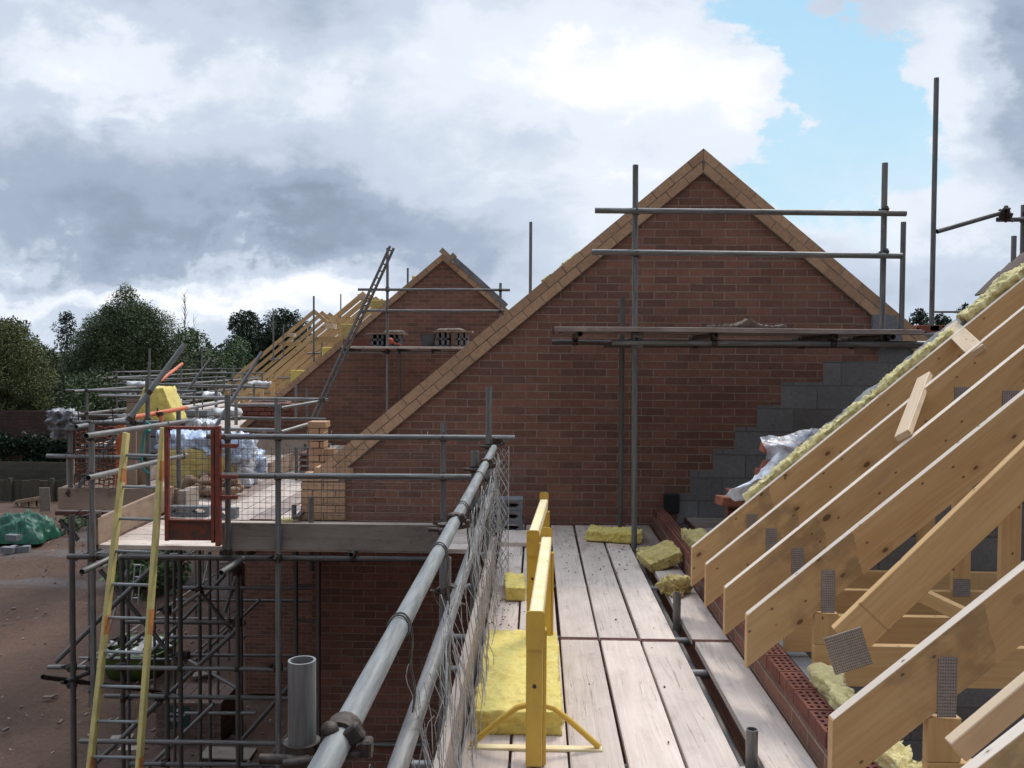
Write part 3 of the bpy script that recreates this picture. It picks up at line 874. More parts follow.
# ------------------------------------------------------------------ yellow trestles
def trestle(label, nx, nd, fx, fd, ztop, first):
    t_ = thing('trestle', label, 'trestle', (nx, nd+.06, 0), 'yellow steel trestles standing on the walkway')
    W, H = .066, .125
    a = V((nx, nd, ztop)); b = V((fx, fd, ztop)); d = (b-a).normalized()
    mb = MB(); mb.bar(a+V((0,0,-.035))+d*.012, b+V((0,0,-.035)), W*.82, .07, bev=.006); build(mb, 'beam', M['yellow_worn'], t_)
    # end plate with rounded corners
    def rplate(c, w, h, th, mat, nm):
        pts = []; rr = .016
        for sx, sz, a0 in ((1,1,0), (-1,1,90), (-1,-1,180), (1,-1,270)):
            for q in (0, 30, 60, 90):
                an = math.radians(a0+q)
                pts.append(c + V((sx*(w/2-rr)+rr*math.cos(an), 0, sz*(h/2-rr)+rr*math.sin(an))))
        mb = MB(); mb.prism(pts, V((0, th, 0))); build(mb, nm, M[mat], t_)
    rplate(V((nx, nd, ztop-.066)), .074, .150, .008, 'yellow', 'end_plate')
    rplate(V((fx, fd+.004, ztop-.005)), .064, .105, .008, 'yellow', 'end_plate')
    for q, s_ in ((a+d*.045, first), (b-d*.07, False)):
        mb = MB(); zz = .012
        mb.box(q.x-.037, q.x+.028, q.y-.03, q.y+.03, zz, ztop-.072, .003, long=2)
        mb.box(q.x+.029, q.x+.043, q.y-.012, q.y+.034, zz, ztop-.075, .002, long=2)
        po = build(mb, 'post', M['yellow'], t_)
        mb = MB()
        for z in (.33, .5):
            mb.tube((q.x-.004, q.y-.034, z), (q.x-.004, q.y-.030, z), .008, 12, False)
        build(mb, 'bolt', M['coupler'], po)
        # A-shaped foot across the walkway
        if not s_:
            mb = MB(); mb.box(q.x-.05, q.x+.05, q.y-.05, q.y+.05, .002, .011); build(mb, 'foot_plate', M['yellow'], t_); continue
        fy = q.y+.15
        mb = MB(); mb.box(q.x-.02, q.x+.02, q.y+.031, fy, .15, .18); mb.box(q.x-.02, q.x+.02, q.y+.031, fy-.02, .002, .014); build(mb, 'foot_strut', M['yellow'], t_)
        c = q.x+.0
        pts = [V((c-.262, fy, .018)), V((c-.14, fy, .125)), V((c-.075, fy, .175)), V((c-.04, fy, .185)), V((c+.04, fy, .185)), V((c+.075, fy, .175)), V((c+.14, fy, .125)), V((c+.262, fy, .018))]
        mb = MB(); mb.path(pts, .0125, 10); build(mb, 'foot_brace', M['yellow'], t_)
        mb = MB(); mb.box(c-.275, c+.275, fy-.02, fy+.02, .002, .014, .002); build(mb, 'foot_bar', M['yellow_worn'], t_)
    return t_
a1 = at(535.5, 615, 3.45); a2 = at(546.5, 539.5, 4.95)
trestle('nearer yellow trestle standing over the large insulation slab', a1.x, 3.45, a2.x, 4.95, .62, True)
b1 = at(533, 533, 5.15); b2 = at(544, 498.5, 6.35)
trestle('farther yellow trestle whose end plate stands behind the nearer one', b1.x, 5.15, b2.x, 6.35, .605, False)

# ------------------------------------------------------------------ insulation
def lumpy(c, ax, ay, az, lx, ly, lz, res, amp, seed, squash=0, ridge=False):
    """subdivided box surface displaced with noise"""
    mb = MB(); vs = {}; V_ = []; Fs = []; lc = []
    nx, ny, nz = (max(2, int(l/res)) for l in (lx, ly, lz))
    def idx(i, j, k):
        if (i,j,k) in vs: return vs[(i,j,k)]
        p = V(((i/nx-.5)*lx, (j/ny-.5)*ly, (k/nz-.5)*lz))
        n_ = V((p.x*2/lx, p.y*2/ly, p.z*2/lz)); n_ = V([math.copysign(abs(t)**6, t) for t in n_])
        if n_.length: n_.normalize()
        q = V((p.x*7, p.y*7, p.z*7))
        dd = amp*(mnoise.noise(q+V((seed,0,0))) + .7*mnoise.noise(q*3+V((0,seed,0))) + .6*mnoise.noise(q*8) + .5*mnoise.noise(q*17+V((seed,seed,0))))
        if ridge: dd = amp*1.5*(.9-2.2*abs(mnoise.noise(q*1.6+V((seed,1,0)))) - 1.2*abs(mnoise.noise(q*3.7+V((0,seed,2)))))
        low = .35 if k == 0 else 1
        p2 = p + n_*dd*low + V((0,0,squash*mnoise.noise(V((p.x*3, p.y*3, seed)))))
        vs[(i,j,k)] = len(V_); V_.append(V(c) + ax*p2.x + ay*p2.y + az*p2.z); lc.append(p); return vs[(i,j,k)]
    for i in range(nx):
        for j in range(ny):
            for k in (0, nz): Fs.append((idx(i,j,k), idx(i+1,j,k), idx(i+1,j+1,k), idx(i,j+1,k)))
    for i in range(nx):
        for k in range(nz):
            for j in (0, ny): Fs.append((idx(i,j,k), idx(i+1,j,k), idx(i+1,j,k+1), idx(i,j,k+1)))
    for j in range(ny):
        for k in range(nz):
            for i in (0, nx): Fs.append((idx(i,j,k), idx(i,j+1,k), idx(i,j+1,k+1), idx(i,j,k+1)))
    mb.add(V_, Fs, lc, True); return mb
def rot(a, tilt=0, tdir=0):
    R = Matrix.Rotation(a, 3, 'Z') @ Matrix.Rotation(tilt, 3, 'X') @ Matrix.Rotation(tdir, 3, 'Y')
    return R @ V((1,0,0)), R @ V((0,1,0)), R @ V((0,0,1))
X_, Y_, Z_ = V((1,0,0)), V((0,1,0)), V((0,0,1))
slab1 = atz(564, 736, 0); slab0 = atz(474, 735, 0)
ya = slab0.y; yb = atz(562, 631, .10).y
solo(lumpy(((slab0.x+slab1.x)/2-.006, (ya+yb)/2, .053), X_, Y_, Z_, slab1.x-slab0.x-.005, yb-ya, .098, .011, .013, 3), 'insulation_slab', M['wool'], 'large yellow insulation slab lying flat beneath the nearer trestle', 'insulation')
q = atz(514, 592, .03)
solo(lumpy((q.x-.0, q.y+.1, .045), *rot(.05), .13, .42, .085, .010, .014, 5), 'insulation_offcut', M['wool'], 'narrow yellow insulation offcut between mesh and far trestle', 'insulation')
q = atz(614, 544, 0)
solo(lumpy((q.x+.02, q.y+.17, .05), *rot(-.28), .47, .27, .085, .010, .018, 8), 'insulation_offcut', M['wool'], 'flat yellow insulation offcut in front of the gable left of the pole', 'insulation')
q = at(660, 568, 6.9)
solo(lumpy((q.x, 6.9, .085), *rot(.35, .22, -.35), .27, .22, .085, .009, .020, 12), 'insulation_offcut', M['wool_old'], 'yellow insulation wedge tipped up against the foot of the pole', 'insulation')
q = at(676, 583, 6.15)
solo(lumpy((q.x, 6.15, .055), *rot(.8), .16, .15, .10, .008, .040, 15), 'insulation_offcut', M['wool_old'], 'small crumpled wad of insulation beside the low brick wall', 'insulation')
q = at(652, 552, 7.4)
solo(lumpy((q.x+.02, 7.45, .02), *rot(.3), .26, .12, .035, .009, .02, 19), 'insulation_offcut', M['wool_old'], 'thin shred of insulation lying behind the foot of the pole', 'insulation')

mb = MB(); rs = random.Random(44)
for i in range(230):
    if i < 70: x, y = rs.uniform(-.28, .0), rs.uniform(5.3, 6.2)
    elif i < 130: x, y = rs.uniform(-.28, .1), rs.uniform(7.2, 8.6)
    elif i < 200: x, y = rs.uniform(.2, .8), rs.uniform(6.6, 8.6)
    else: x, y = rs.uniform(-.1, 1.1), rs.uniform(2, 8.6)
    s_ = rs.uniform(.0015, .006)
    mb.frame_box(V((x, y, .004+s_*.3)), *rot(rs.random()*6, .2, .2), s_*2, s_*1.4, s_)
build(mb, 'crumbs', M['coupler'] if 0 else basic('dry_mud_crumbs', (.17,.10,.07), (.10,.06,.045), .95), kind='stuff', label='dry mud and mortar crumbs strewn on the walkway boards')

# ------------------------------------------------------------------ hollow blocks by the gable
def hollow_block(c, rz=0, L=.44, D=.215, H=.10, holes=2, mat='block', name='concrete_block', label='', group='hollow concrete blocks stacked by the gable'):
    """block whose holes run front to back"""
    ax, ay, az = rot(rz); c = V(c); mb = MB()
    def P(x, y, z): return c + ax*x + ay*y + az*z
    # front/back faces with rounded-oblong openings built as a grid
    xs = [-L/2]; 
    hw = L/holes*.62; 
    for h in range(holes):
        cx = -L/2 + L/holes*(h+.5); xs += [cx-hw/2, cx-hw/2+.018, cx+hw/2-.018, cx+hw/2]
    xs.append(L/2)
    zs = [0, H*.26, H*.26+.014, H*.74-.014, H*.74, H]
    cells = set()
    for h in range(holes):
        i0 = 1+4*h
        for i in (i0, i0+1, i0+2):
            for k in (1, 2, 3):
                if i in (i0, i0+2) and k in (1, 3): continue
                cells.add((i, k))
    for yy, s_ in ((-D/2, -1), (D/2, 1)):
        for i in range(len(xs)-1):
            for k in range(5):
                if (i, k) in cells: continue
                mb.add([P(xs[i], yy, zs[k]), P(xs[i+1], yy, zs[k]), P(xs[i+1], yy, zs[k+1]), P(xs[i], yy, zs[k+1])], [(0,1,2,3)], rnd=.5)
    for (i, k) in cells:
        for (di, dk) in ((1,0), (-1,0), (0,1), (0,-1)):
            if (i+di, k+dk) in cells: continue
            if di: x = xs[i+1] if di > 0 else xs[i]; q4 = [P(x, -D/2, zs[k]), P(x, D/2, zs[k]), P(x, D/2, zs[k+1]), P(x, -D/2, zs[k+1])]
            else: z = zs[k+1] if dk > 0 else zs[k]; q4 = [P(xs[i], -D/2, z), P(xs[i+1], -D/2, z), P(xs[i+1], D/2, z), P(xs[i], D/2, z)]
            mb.add(q4, [(0,1,2,3)], rnd=.5)
    for f in ([(-L/2,-D/2,0), (-L/2,D/2,0), (-L/2,D/2,H), (-L/2,-D/2,H)], [(L/2,-D/2,0), (L/2,D/2,0), (L/2,D/2,H), (L/2,-D/2,H)],
              [(-L/2,-D/2,0), (L/2,-D/2,0), (L/2,D/2,0), (-L/2,D/2,0)], [(-L/2,-D/2,H), (L/2,-D/2,H), (L/2,D/2,H), (-L/2,D/2,H)]):
        mb.add([P(*p) for p in f], [(0,1,2,3)], rnd=.5)
    return build(mb, name, M[mat], None, c, label, 'concrete block', group)
qb = at(501, 524, 8.25)
for i, nm in enumerate(('bottom', 'middle', 'top')):
    hollow_block((qb.x+random.uniform(-.006,.006), 8.3, .002+i*.103), random.uniform(-.01,.01), L=.40, label='%s grey hollow block of the stack at the gable foot' % nm)
# board offcut they stand by
mb = MB(); q = atz(515, 540, 0); mb.box(-.30, -.06, 7.6, 8.15, .001, .036, .003, long=1)
solo(mb, 'board_offcut', M['board'], 'short pale board offcut lying in front of the hollow blocks', 'board')

# ------------------------------------------------------------------ big gable house (house 1)
WY = 8.75
apex = at(703, 149, WY); eaveL = at(303, 481, WY)
AX, AZ = apex.x, apex.z
SL = (AZ-eaveL.z)/(AX-eaveL.x)
HALF = AX-eaveL.x
EX = eaveL.x; EZ = eaveL.z
RX = AX + HALF
print('apex', apex, 'eave', eaveL, 'slope', math.degrees(math.atan(SL)), 'right', RX)
h1 = thing('brick_house', 'nearest brick house whose tall gable with buff verge faces the walkway', 'house', (AX, WY, GZ))
VT = .19   # depth of the buff verge measured straight down
c40 = math.cos(math.atan(SL)); s40 = math.sin(math.atan(SL))
def gable_poly(ax, az, half, y, zb, drop, sl=SL, x0=None, x1=None):
    return [V((ax-half, y, zb)), V((ax+half, y, zb)), V((ax+half, y, az-half*sl-drop)), V((ax, y, az-drop)), V((ax-half, y, az-half*sl-drop))]
VD = .178/c40
mb = MB(); mb.prism(gable_poly(AX, AZ, HALF-.09, WY, GZ, VD+.0), V((0, .30, 0)))
build(mb, 'gable_wall', M['brick_x'], h1)
# side wall, front elevation of the house on the left
mb = MB(); mb.box(EX+.09, EX+.39, WY+.30, 16.9, GZ, EZ-.2, long=1); build(mb, 'front_wall', M['brick_y'], h1)
mb = MB(); mb.box(RX-.39, RX-.09, WY+.30, 16.9, GZ, EZ-.2, long=1); build(mb, 'rear_wall', M['brick_y'], h1)

def verge_bricks(ax, az, half, y, proud, sl, courses=2, bl=.215, bh=.098, joint=.010, skip_left=0, skip_right=0, broken=False, seed=2):
    """two courses of bricks laid along the rake, plus the mortar bed behind"""
    rs = random.Random(seed)
    an = math.atan(sl); ca, sa = math.cos(an), math.sin(an)
    br, mo = MB(), MB()
    for side in (-1, 1):
        ax_ = V((side*ca, 0, -sa)); up_ = V((side*sa, 0, ca))
        L = half/ca - (skip_left if side < 0 else skip_right)
        top = V((ax, y, az))
        # mortar bed
        tot_h = courses*(bh+joint)
        a0 = 0
        p0 = top; p1 = top+ax_*L
        poly = [V((ax, y-proud+.003, az)), top+ax_*L+V((0,-proud+.003,0)), top+ax_*L-up_*tot_h+V((0,-proud+.003,0)), V((ax, y-proud+.003, az-tot_h/ca))]
        mo.prism(poly, V((0, proud+.09, 0)))
        for c in range(courses):
            off = (c*.5)*(bl+joint) + rs.uniform(0,.02)
            s0 = -off
            while s0 < L:
                x0 = max(s0, 0); x1 = min(s0+bl, L)
                if x1-x0 > .03:
                    t0 = -c*(bh+joint)-.001; t1 = t0-bh
                    jl = rs.uniform(-.002,.003)
                    def P(s_, t_, dy): return top+ax_*s_+up_*t_+V((0,dy,0))
                    # clip at the ridge: vertical plane x = ax
                    def sx(s_, t_):
                        lim = -(t_*sa)/ca
                        return max(s_, lim+.004)
                    pts = [P(sx(x0,t0), t0, -proud-jl), P(x1, t0, -proud-jl), P(x1, t1, -proud-jl), P(sx(x0,t1), t1, -proud-jl)]
                    if sx(x0,t1) < x1-.01: br.prism(pts, V((0, .1+proud, 0)), rnd=rs.random(), axis=ax_)
                s0 += bl+joint
    return br, mo
br, mo = verge_bricks(AX, AZ, HALF, WY, .035, SL, bh=.082, joint=.008, skip_right=.95)
vg = build(mo, 'verge', M['mortar'], h1)
build(br, 'verge_bricks', M['buff'], vg)
# corbelled kneeler at the left eaves: buff bricks stepping out
mb = MB()
def bricks_block(mb, x0, x1, y0, y1, z0, z1, bl=.215, bh=.065, j=.010, seed=1, axis='x'):
    rs = random.Random(seed); z = z0; row = 0
    while z < z1-.02:
        zz = min(z+bh, z1); u0, u1 = (x0, x1) if axis == 'x' else (y0, y1)
        u_ = u0 - (bl/2 if row % 2 else 0)
        while u_ < u1-.005:
            a, b = max(u_, u0), min(u_+bl, u1)
            if b-a > .02:
                if axis == 'x': mb.box(a, b, y0+rs.uniform(-.002,.002), y1, z, zz, .002, rnd=rs.random())
                else: mb.box(x0+rs.uniform(-.002,.002), x1, a, b, z, zz, .002, rnd=rs.random())
            u_ += bl+j
        z += bh+j; row += 1
ktop = at(303, 480, WY).z; kx1 = at(346, 480, WY).x
kb = at(303, 519, WY).z
bricks_block(mb, EX-.01, kx1, WY-.045, WY+.20, kb, ktop-.012, seed=4)
bricks_block(mb, EX-.01, EX+.36, WY-.045, WY+.20, ktop-.002, ktop+.06, seed=5)
bricks_block(mb, EX+.12, EX+.50, WY-.045, WY+.20, ktop+.063, ktop+.128, seed=6)
build(mb, 'kneeler', M['buff'], h1)
mb = MB(); mb.box(EX+.0, kx1-.005, WY-.038, WY+.19, kb, ktop+.05); build(mb, 'kneeler_mortar', M['mortar'], h1)
# pier of buff brick behind the kneeler
pa = at(310, 421, 9.6); pb = at(325, 476, 9.6)
mb = MB(); bricks_block(mb, pa.x, pb.x, 9.55, 9.75, -.05, pa.z-.075, seed=9); bricks_block(mb, pa.x-.01, pb.x+.02, 9.54, 9.76, pa.z-.07, pa.z, seed=9)
build(mb, 'pier', M['buff'], h1)
mb = MB(); bricks_block(mb, pb.x+.002, pb.x+.10, 9.56, 9.74, -.05, at(330, 449, 9.6).z, seed=19); build(mb, 'pier', M['buff'], h1)
# blockwork where the next roof will cover the gable: stepped edge
steps = [(677, 494), (690, 494), (690, 471), (713, 471), (713, 449), (735, 449), (735, 427), (757, 427), (757, 405), (781, 405), (781, 382), (823, 382), (823, 361), (878, 361), (878, 335), (930, 335)]
pts = [at(px, py, WY) for px, py in steps]
zb = -.35
poly = [V((p.x, WY-.004, p.z)) for p in pts]
rgt_x = AX+HALF-.10
poly[-1].x = rgt_x
poly = [V((pts[0].x, WY-.004, zb))] + poly + [V((rgt_x, WY-.004, zb))]
mb = MB(); mb.prism(poly, V((0, .02, 0))); build(mb, 'block_panel', M['block_x'], h1)
ck = [at(871, 315, WY), at(894, 316, WY), at(903, 331, WY), at(871, 331, WY)]
mb = MB(); mb.prism([V((ck[0].x, WY-.05, ck[0].z)), V((ck[1].x, WY-.05, ck[1].z)), V((ck[2].x, WY-.05, ck[2].z-.15)), V((ck[3].x, WY-.05, ck[3].z-.15))], V((0,.2,0)))
build(mb, 'kneeler', M['block'], h1)
# black pipe hole at the foot of the blockwork
q = at(671, 500, WY)
mb = MB(); mb.box(q.x-.075, q.x+.075, WY-.06, WY-.005, q.z-.12, q.z+.07, .01); build(mb, 'flue_opening', M['blackhole'], h1)
# roof trusses of house 1 (hidden behind the gable from here)
mb = MB()
for y in (9.9, 11.1, 12.3, 13.5, 14.7, 15.9):
    for s_ in (-1, 1):
        mb.bar((AX, y, AZ-.25), (AX+s_*(HALF-.1), y, EZ-.18), .05, .2)
build(mb, 'roof_timbers', M['pine_far'], h1)
# wool peeping over the verge at left
pw0 = at(548, 262, WY+.3); pw1 = at(582, 245, WY+.3)
p0 = at(545, 282, WY+.12); p1 = at(582, 253, WY+.12)
ax_ = (p1-p0).normalized()
solo(lumpy((p0+p1)/2 - V((0,0,.02)), ax_, Y_, ax_.cross(Y_)*-1 if (ax_.cross(Y_)).z < 0 else ax_.cross(Y_), (p1-p0).length, .16, .075, .012, .016, 31), 'insulation_strip', M['wool_pale'], 'strip of yellow insulation peeping over the left verge of the big gable', 'insulation')

# ------------------------------------------------------------------ scaffold lift across the big gable
s2 = Scaffold('tall two rail scaffold lift standing in front of the big brick gable', (1.5, 8.0, GZ), 'tube')
def vpole(sc_, px, ptop, Y, zbot, mat=None, pyb=None):
    q = at(px, ptop, Y)
    if pyb is not None: zbot = at(px, pyb, Y).z
    xb = q.x
    sc_.tube('standard', (xb, Y, zbot), (q.x, Y, q.z), mat); return q
def prail(sc_, kind, px0, py0, px1, py1, Y0, Y1=None, mat=None, **k):
    p, q = at(px0, py0, Y0), at(px1, py1, Y1 if Y1 is not None else Y0)
    sc_.tube(kind, p, q, mat, **k); return p, q
PY = 7.6
q = at(635.5, 165, PY); q2 = at(638, 556, PY)
s2.tube('standard', (q2.x, PY, GZ), (q.x, PY, q.z))
vpole(s2, 885, 163, PY, 0, pyb=349)
vpole(s2, 622.5, 297, 8.45, 0, mat='tube_dark', pyb=533)
vpole(s2, 903.5, 222, 8.45, 0, pyb=335)
prail(s2, 'guardrail', 595, 210.5, 906, 213.5, PY-.05)
prail(s2, 'guardrail', 592, 252, 902, 256, PY-.05)
prail(s2, 'ledger', 612, 342.5, 932, 344, PY-.05, mat='tube')
prail(s2, 'ledger', 552, 342, 640, 343, 8.45, mat='tube_dark')
prail(s2, 'ledger', 604, 345, 932, 346, 8.45, mat='tube_dark')
for px, py in ((580, 334), (716, 335), (893, 337), (836, 337)):
    p = at(px, py, PY-.12); s2.tube('transom', p, p+V((0, 1.2, -.0)), 'tube_dark')
for px in (636, 885):
    for py, sc_ in ((211.5, 1), (254, 1), (341, 1.05)):
        p = at(px, py, PY); s2.clamp(p, (0,0,1), (1,0,0), sc_)
p = at(637, 341, PY); mb = MB(); mb.box(p.x-.045, p.x+.045, PY-.05, PY+.04, p.z-.06, p.z+.07, .006); build(mb, 'coupler', M['tube'], s2.t)
zl = at(716, 328.5, PY).z
xl0 = at(557, 330, PY).x; xl1 = at(912, 330, PY).x
y0 = PY-.14
for i in range(4):
    board(xl0+random.uniform(-.05,.05), xl1+random.uniform(-.05,.05), y0+.235*i, y0+.235*i+.222, zl, '%s scaffold board of the raised lift across the gable' % ['front','second','third','rearmost'][i], 'board_dirty', 'x', group='boards on the gable lift')
mb = MB(); p = at(746, 327, 7.8); 
mb = lumpy((p.x, 7.8, zl+.012), *rot(0), .62, .22, .03, .014, .022, 91)
mb.v = [(x, y, z + .05*math.exp(-((x-p.x)/.08)**2)*(z > zl+.01)) for x, y, z in mb.v]
solo(mb, 'mortar_heap', M['clay' if 0 else 'mortar'], 'dried mortar droppings heaped on the raised gable lift', 'mortar')

# scaffold at the far right
s3 = Scaffold('open scaffold poles and rails beyond the right hand roof slope', (4.5, 9.5, GZ), 'tube')
q = at(936.5, 78, 8.9); s3.tube('standard', (q.x, 8.9, at(936, 326, 8.9).z), q)
prail(s3, 'brace', 937, 231.5, 1004, 212, 8.9, 9.0)
p = at(1004, 213, 9.0); s3.clamp(p, (1,0,.2), (0,1,0), 1.5)
prail(s3, 'guardrail', 997, 219.5, 1075, 219, 9.05)
vpole(s3, 1023.5, 205, 9.1, 0, pyb=300); vpole(s3, 1014, 236, 8.7, 0, pyb=300, mat='tube')
prail(s3, 'guardrail', 1012, 259, 1075, 258, 9.05)
prail(s3, 'ledger', 902, 337.5, 945, 333.5, 9.0)
prail(s3, 'transom', 930, 311.8, 1010, 311.8, 14.0, r=.018)
mb = MB()
for i, (px, py) in enumerate(((905, 330), (925, 329), (938, 328), (950, 329))):
    p = at(px, py, 9.1); mb.box(p.x-.12, p.x+.10, 9.0, 9.25, p.z-.035, p.z+.025+.01*(i % 2), .004)
solo(mb, 'tile_stack', M['clay'], 'row of orange clay bricks on the boards behind the right verge', 'bricks')

# ------------------------------------------------------------------ near house on the right
h0 = thing('unroofed_house', 'near house with open roof trusses right of the walkway', 'house', (3.2, 4.5, GZ))
WX = 1.128; WT = .165      # outer leaf, top of wall
wy1 = 8.66
mb = MB(); mb.box(WX, WX+.1025, .6, wy1, GZ, WT-.078, long=1); build(mb, 'outer_wall', M['brick_y'], h0)
# top course with real perforations
def perforated(mb, x0, x1, y0, y1, z0, z1, rnd):
    cols = 3; rows = 5; W = x1-x0; L = y1-y0
    xs = [x0]; hw = .016; gap = (W-cols*hw)/(cols+1)
    for c in range(cols): xs += [xs[-1]+gap, xs[-1]+gap+hw]
    xs.append(x1)
    ys = [y0]; hl = .022; gp = (L-rows*hl)/(rows+1)
    for c in range(rows): ys += [ys[-1]+gp, ys[-1]+gp+hl]
    ys.append(y1)
    for i in range(len(xs)-1):
        for j in range(len(ys)-1):
            hole = (i % 2 == 1) and (j % 2 == 1)
            a, b, c, d = xs[i], xs[i+1], ys[j], ys[j+1]
            if not hole: mb.add([(a,c,z1),(b,c,z1),(b,d,z1),(a,d,z1)], [(0,1,2,3)], rnd=rnd)
            else:
                z = z1-.045
                vs = [(a,c,z1),(b,c,z1),(b,d,z1),(a,d,z1),(a,c,z),(b,c,z),(b,d,z),(a,d,z)]
                mb.add(vs, [(0,1,5,4),(1,2,6,5),(2,3,7,6),(3,0,4,7),(4,5,6,7)], rnd=rnd)
    vs = [(x0,y0,z0),(x1,y0,z0),(x1,y1,z0),(x0,y1,z0),(x0,y0,z1),(x1,y0,z1),(x1,y1,z1),(x0,y1,z1)]
    mb.add(vs, [(0,1,5,4),(1,2,6,5),(2,3,7,6),(3,0,4,7)], rnd=rnd)
mb = MB(); mo = MB(); y = 1.0; rs = random.Random(8); i = 0
while y < wy1-.23:
    zt = WT + rs.uniform(-.001,.002)
    x0 = WX+rs.uniform(-.002,.002)
    perforated(mb, x0, x0+.1025, y, y+.215, WT-.065, zt, rs.random())
    y += .225; i += 1
mo.box(WX+.003, WX+.0995, 1.0, y, WT-.078, WT-.064, long=1)
build(mb, 'top_course', M['redbrick'], h0); build(mo, 'mortar_bed', M['mortar'], h0)
# inner leaf of blocks
IX = WX+.1025+.10
mb = MB(); mb.box(IX, IX+.10, .6, 6.0, GZ, .055, long=1); build(mb, 'inner_wall', M['block_y'], h0)
mb = MB(); mb.box(IX-.0, IX+.30, 6.2, 8.68, -.4, -.12, long=1); build(mb, 'inner_wall', M['block_y'], h0)
mb = MB(); mb.box(IX+.1, 7.5, .6, 8.6, -2.6, -2.45); build(mb, 'floor', M['board_dirty'], h0)
# party wall of blockwork following the roof slope
PWY = 5.93
def rafz(x, drop=0.0): return RZ0 + (x-TX0)*TS - drop
T1 = at(694, 547.3, 5.68)
TX0 = .987; RZ0 = .41
TS = math.tan(math.radians(40.0))
poly = [V((IX+.1, PWY, -2.4)), V((8.0, PWY, -2.4)), V((8.0, PWY, rafz(8.0,.30))), V((IX+.1, PWY, rafz(IX+.1, .30)))]
mb = MB(); mb.prism(poly, V((0,.20,0))); build(mb, 'party_wall', M['block_x'], h0)
# cavity wool strip between the leaves
def woolstrip(y0, y1, z0, label, seed):
    return solo(lumpy((WX+.1025+.052, (y0+y1)/2, z0), Y_, X_*-1, Z_, y1-y0, .098, .12, .011, .03, seed, .03), 'cavity_insulation', M['wool_pale'], label, 'insulation')
woolstrip(2.95, 4.02, WT+.005, 'torn yellow wool sticking up from the cavity behind the perforated bricks', 21)
solo(lumpy((1.33, 2.62, .02), *rot(.3,.2), .22, .25, .12, .02, .02, 27), 'insulation_offcut', M['wool_pale'], 'scrap of yellow wool low behind the nearest rafter foot', 'insulation')
solo(lumpy((WX+.13, 6.75, WT+.03), Y_, X_*-1, Z_, 1.0, .16, .07, .012, .04, 23, .02), 'cavity_insulation', M['sand_bag' if 0 else 'wool_old'], 'dirty wool and mortar crumbs on the far end of the low brick wall', 'insulation')
# boards between the low wall and the blockwork
for i, yy in enumerate((7.35, 7.62, 7.89, 8.16, 8.42)):
    board(1.42, 3.4, yy, yy+.225, .08, '%s crosswise board in the gap between brick wall and blockwork' % ['nearest','second','third','fourth','farthest'][i], 'board_dirty', 'x', group='boards laid across the gap behind the low wall')

M['lit_edge'] = wood_mat('pine_painted_top_light', (.70,.60,.50), (.60,.50,.41), knotr=.03)
# trusses -------------------------------------------------------------
RD = .188        # rafter depth square to the slope
TH = .045
ca, sa = math.cos(math.radians(40)), math.sin(math.radians(40))
XEND = 5.6
def truss(y, label, chord=True, cut=0.0, plates=True, z0=RZ0, x0=TX0, dx=0):
    t_ = thing('roof_truss', label, 'roof truss', (x0, y, z0-.25), 'pine roof trusses of the near house')
    pd = RD/ca
    poly = [V((x0, y, z0)), V((XEND, y, z0+(XEND-x0)*TS)), V((XEND, y, z0+(XEND-x0)*TS-pd)), V((x0, y, z0-pd))]
    mb = MB(); mb.prism(poly, V((0, TH, 0)), axis=V((ca,0,sa))); build(mb, 'rafter', M['rafter'], t_)
    # thin paler strip: light falling on the rafter top, painted into its colour
    mb = MB(); mb.bar((x0+.004, y+TH/2, z0+.0035), (XEND, y+TH/2, z0+.0035+(XEND-x0-.004)*TS), TH-.004, .003); build(mb, 'top_edge', M['lit_edge'], t_)
    if chord:
        mb = MB(); mb.box(1.30, 6.5, y+.001, y+TH-.001, .085, .276, .002); build(mb, 'joist', M['pine'], t_)
        sx = 1.355
        mb = MB(); mb.box(sx-.055, sx+.055, y+.002, y+TH-.002, .278, z0+(sx-.055-x0)*TS-pd-.002, .002, long=2); build(mb, 'stud', M['pine'], t_)
        for sx in (2.45,):
            mb = MB(); mb.box(sx-.05, sx+.05, y+.002, y+TH-.002, .278, z0+(sx-.05-x0)*TS-pd-.004, .002, long=2); build(mb, 'stud', M['pine'], t_)
    if plates:
        for (sx, w_, h_, zc) in ((1.358, .062, .20, None), (2.45, .095, .10, None)):
            zc = z0+(sx-x0)*TS - pd + (.055 if sx < 2 else .02)
            if sx > 2: zc = .30
            mb = MB(); mb.frame_box(V((sx, y-.0015, zc)), V((0,0,1)), V((1,0,0)), V((0,1,0)), h_, w_, .003); build(mb, 'nail_plate', M['plate'], t_)
        mb = MB(); sx = 2.44; zc = z0+(sx-x0)*TS-.225
        mb.frame_box(V((sx, y-.0015, zc)), V((1,0,0)), V((0,0,1)), V((0,1,0)), .11, .10, .003); build(mb, 'nail_plate', M['plate'], t_)
    return t_
truss(5.68, 'farthest pine truss, edged with yellow wool and plastic')
truss(5.21, 'second pine truss from the far end with a batten laid across it')
truss(4.68, 'middle pine truss whose foot hangs over the brick wall')
truss(4.19, 'large pine truss with blackened patch just left of the opening')
truss(2.975, 'nearest full pine truss in front of the perforated bricks')
truss(2.34, 'pine truss cut off by the lower right corner of the view')
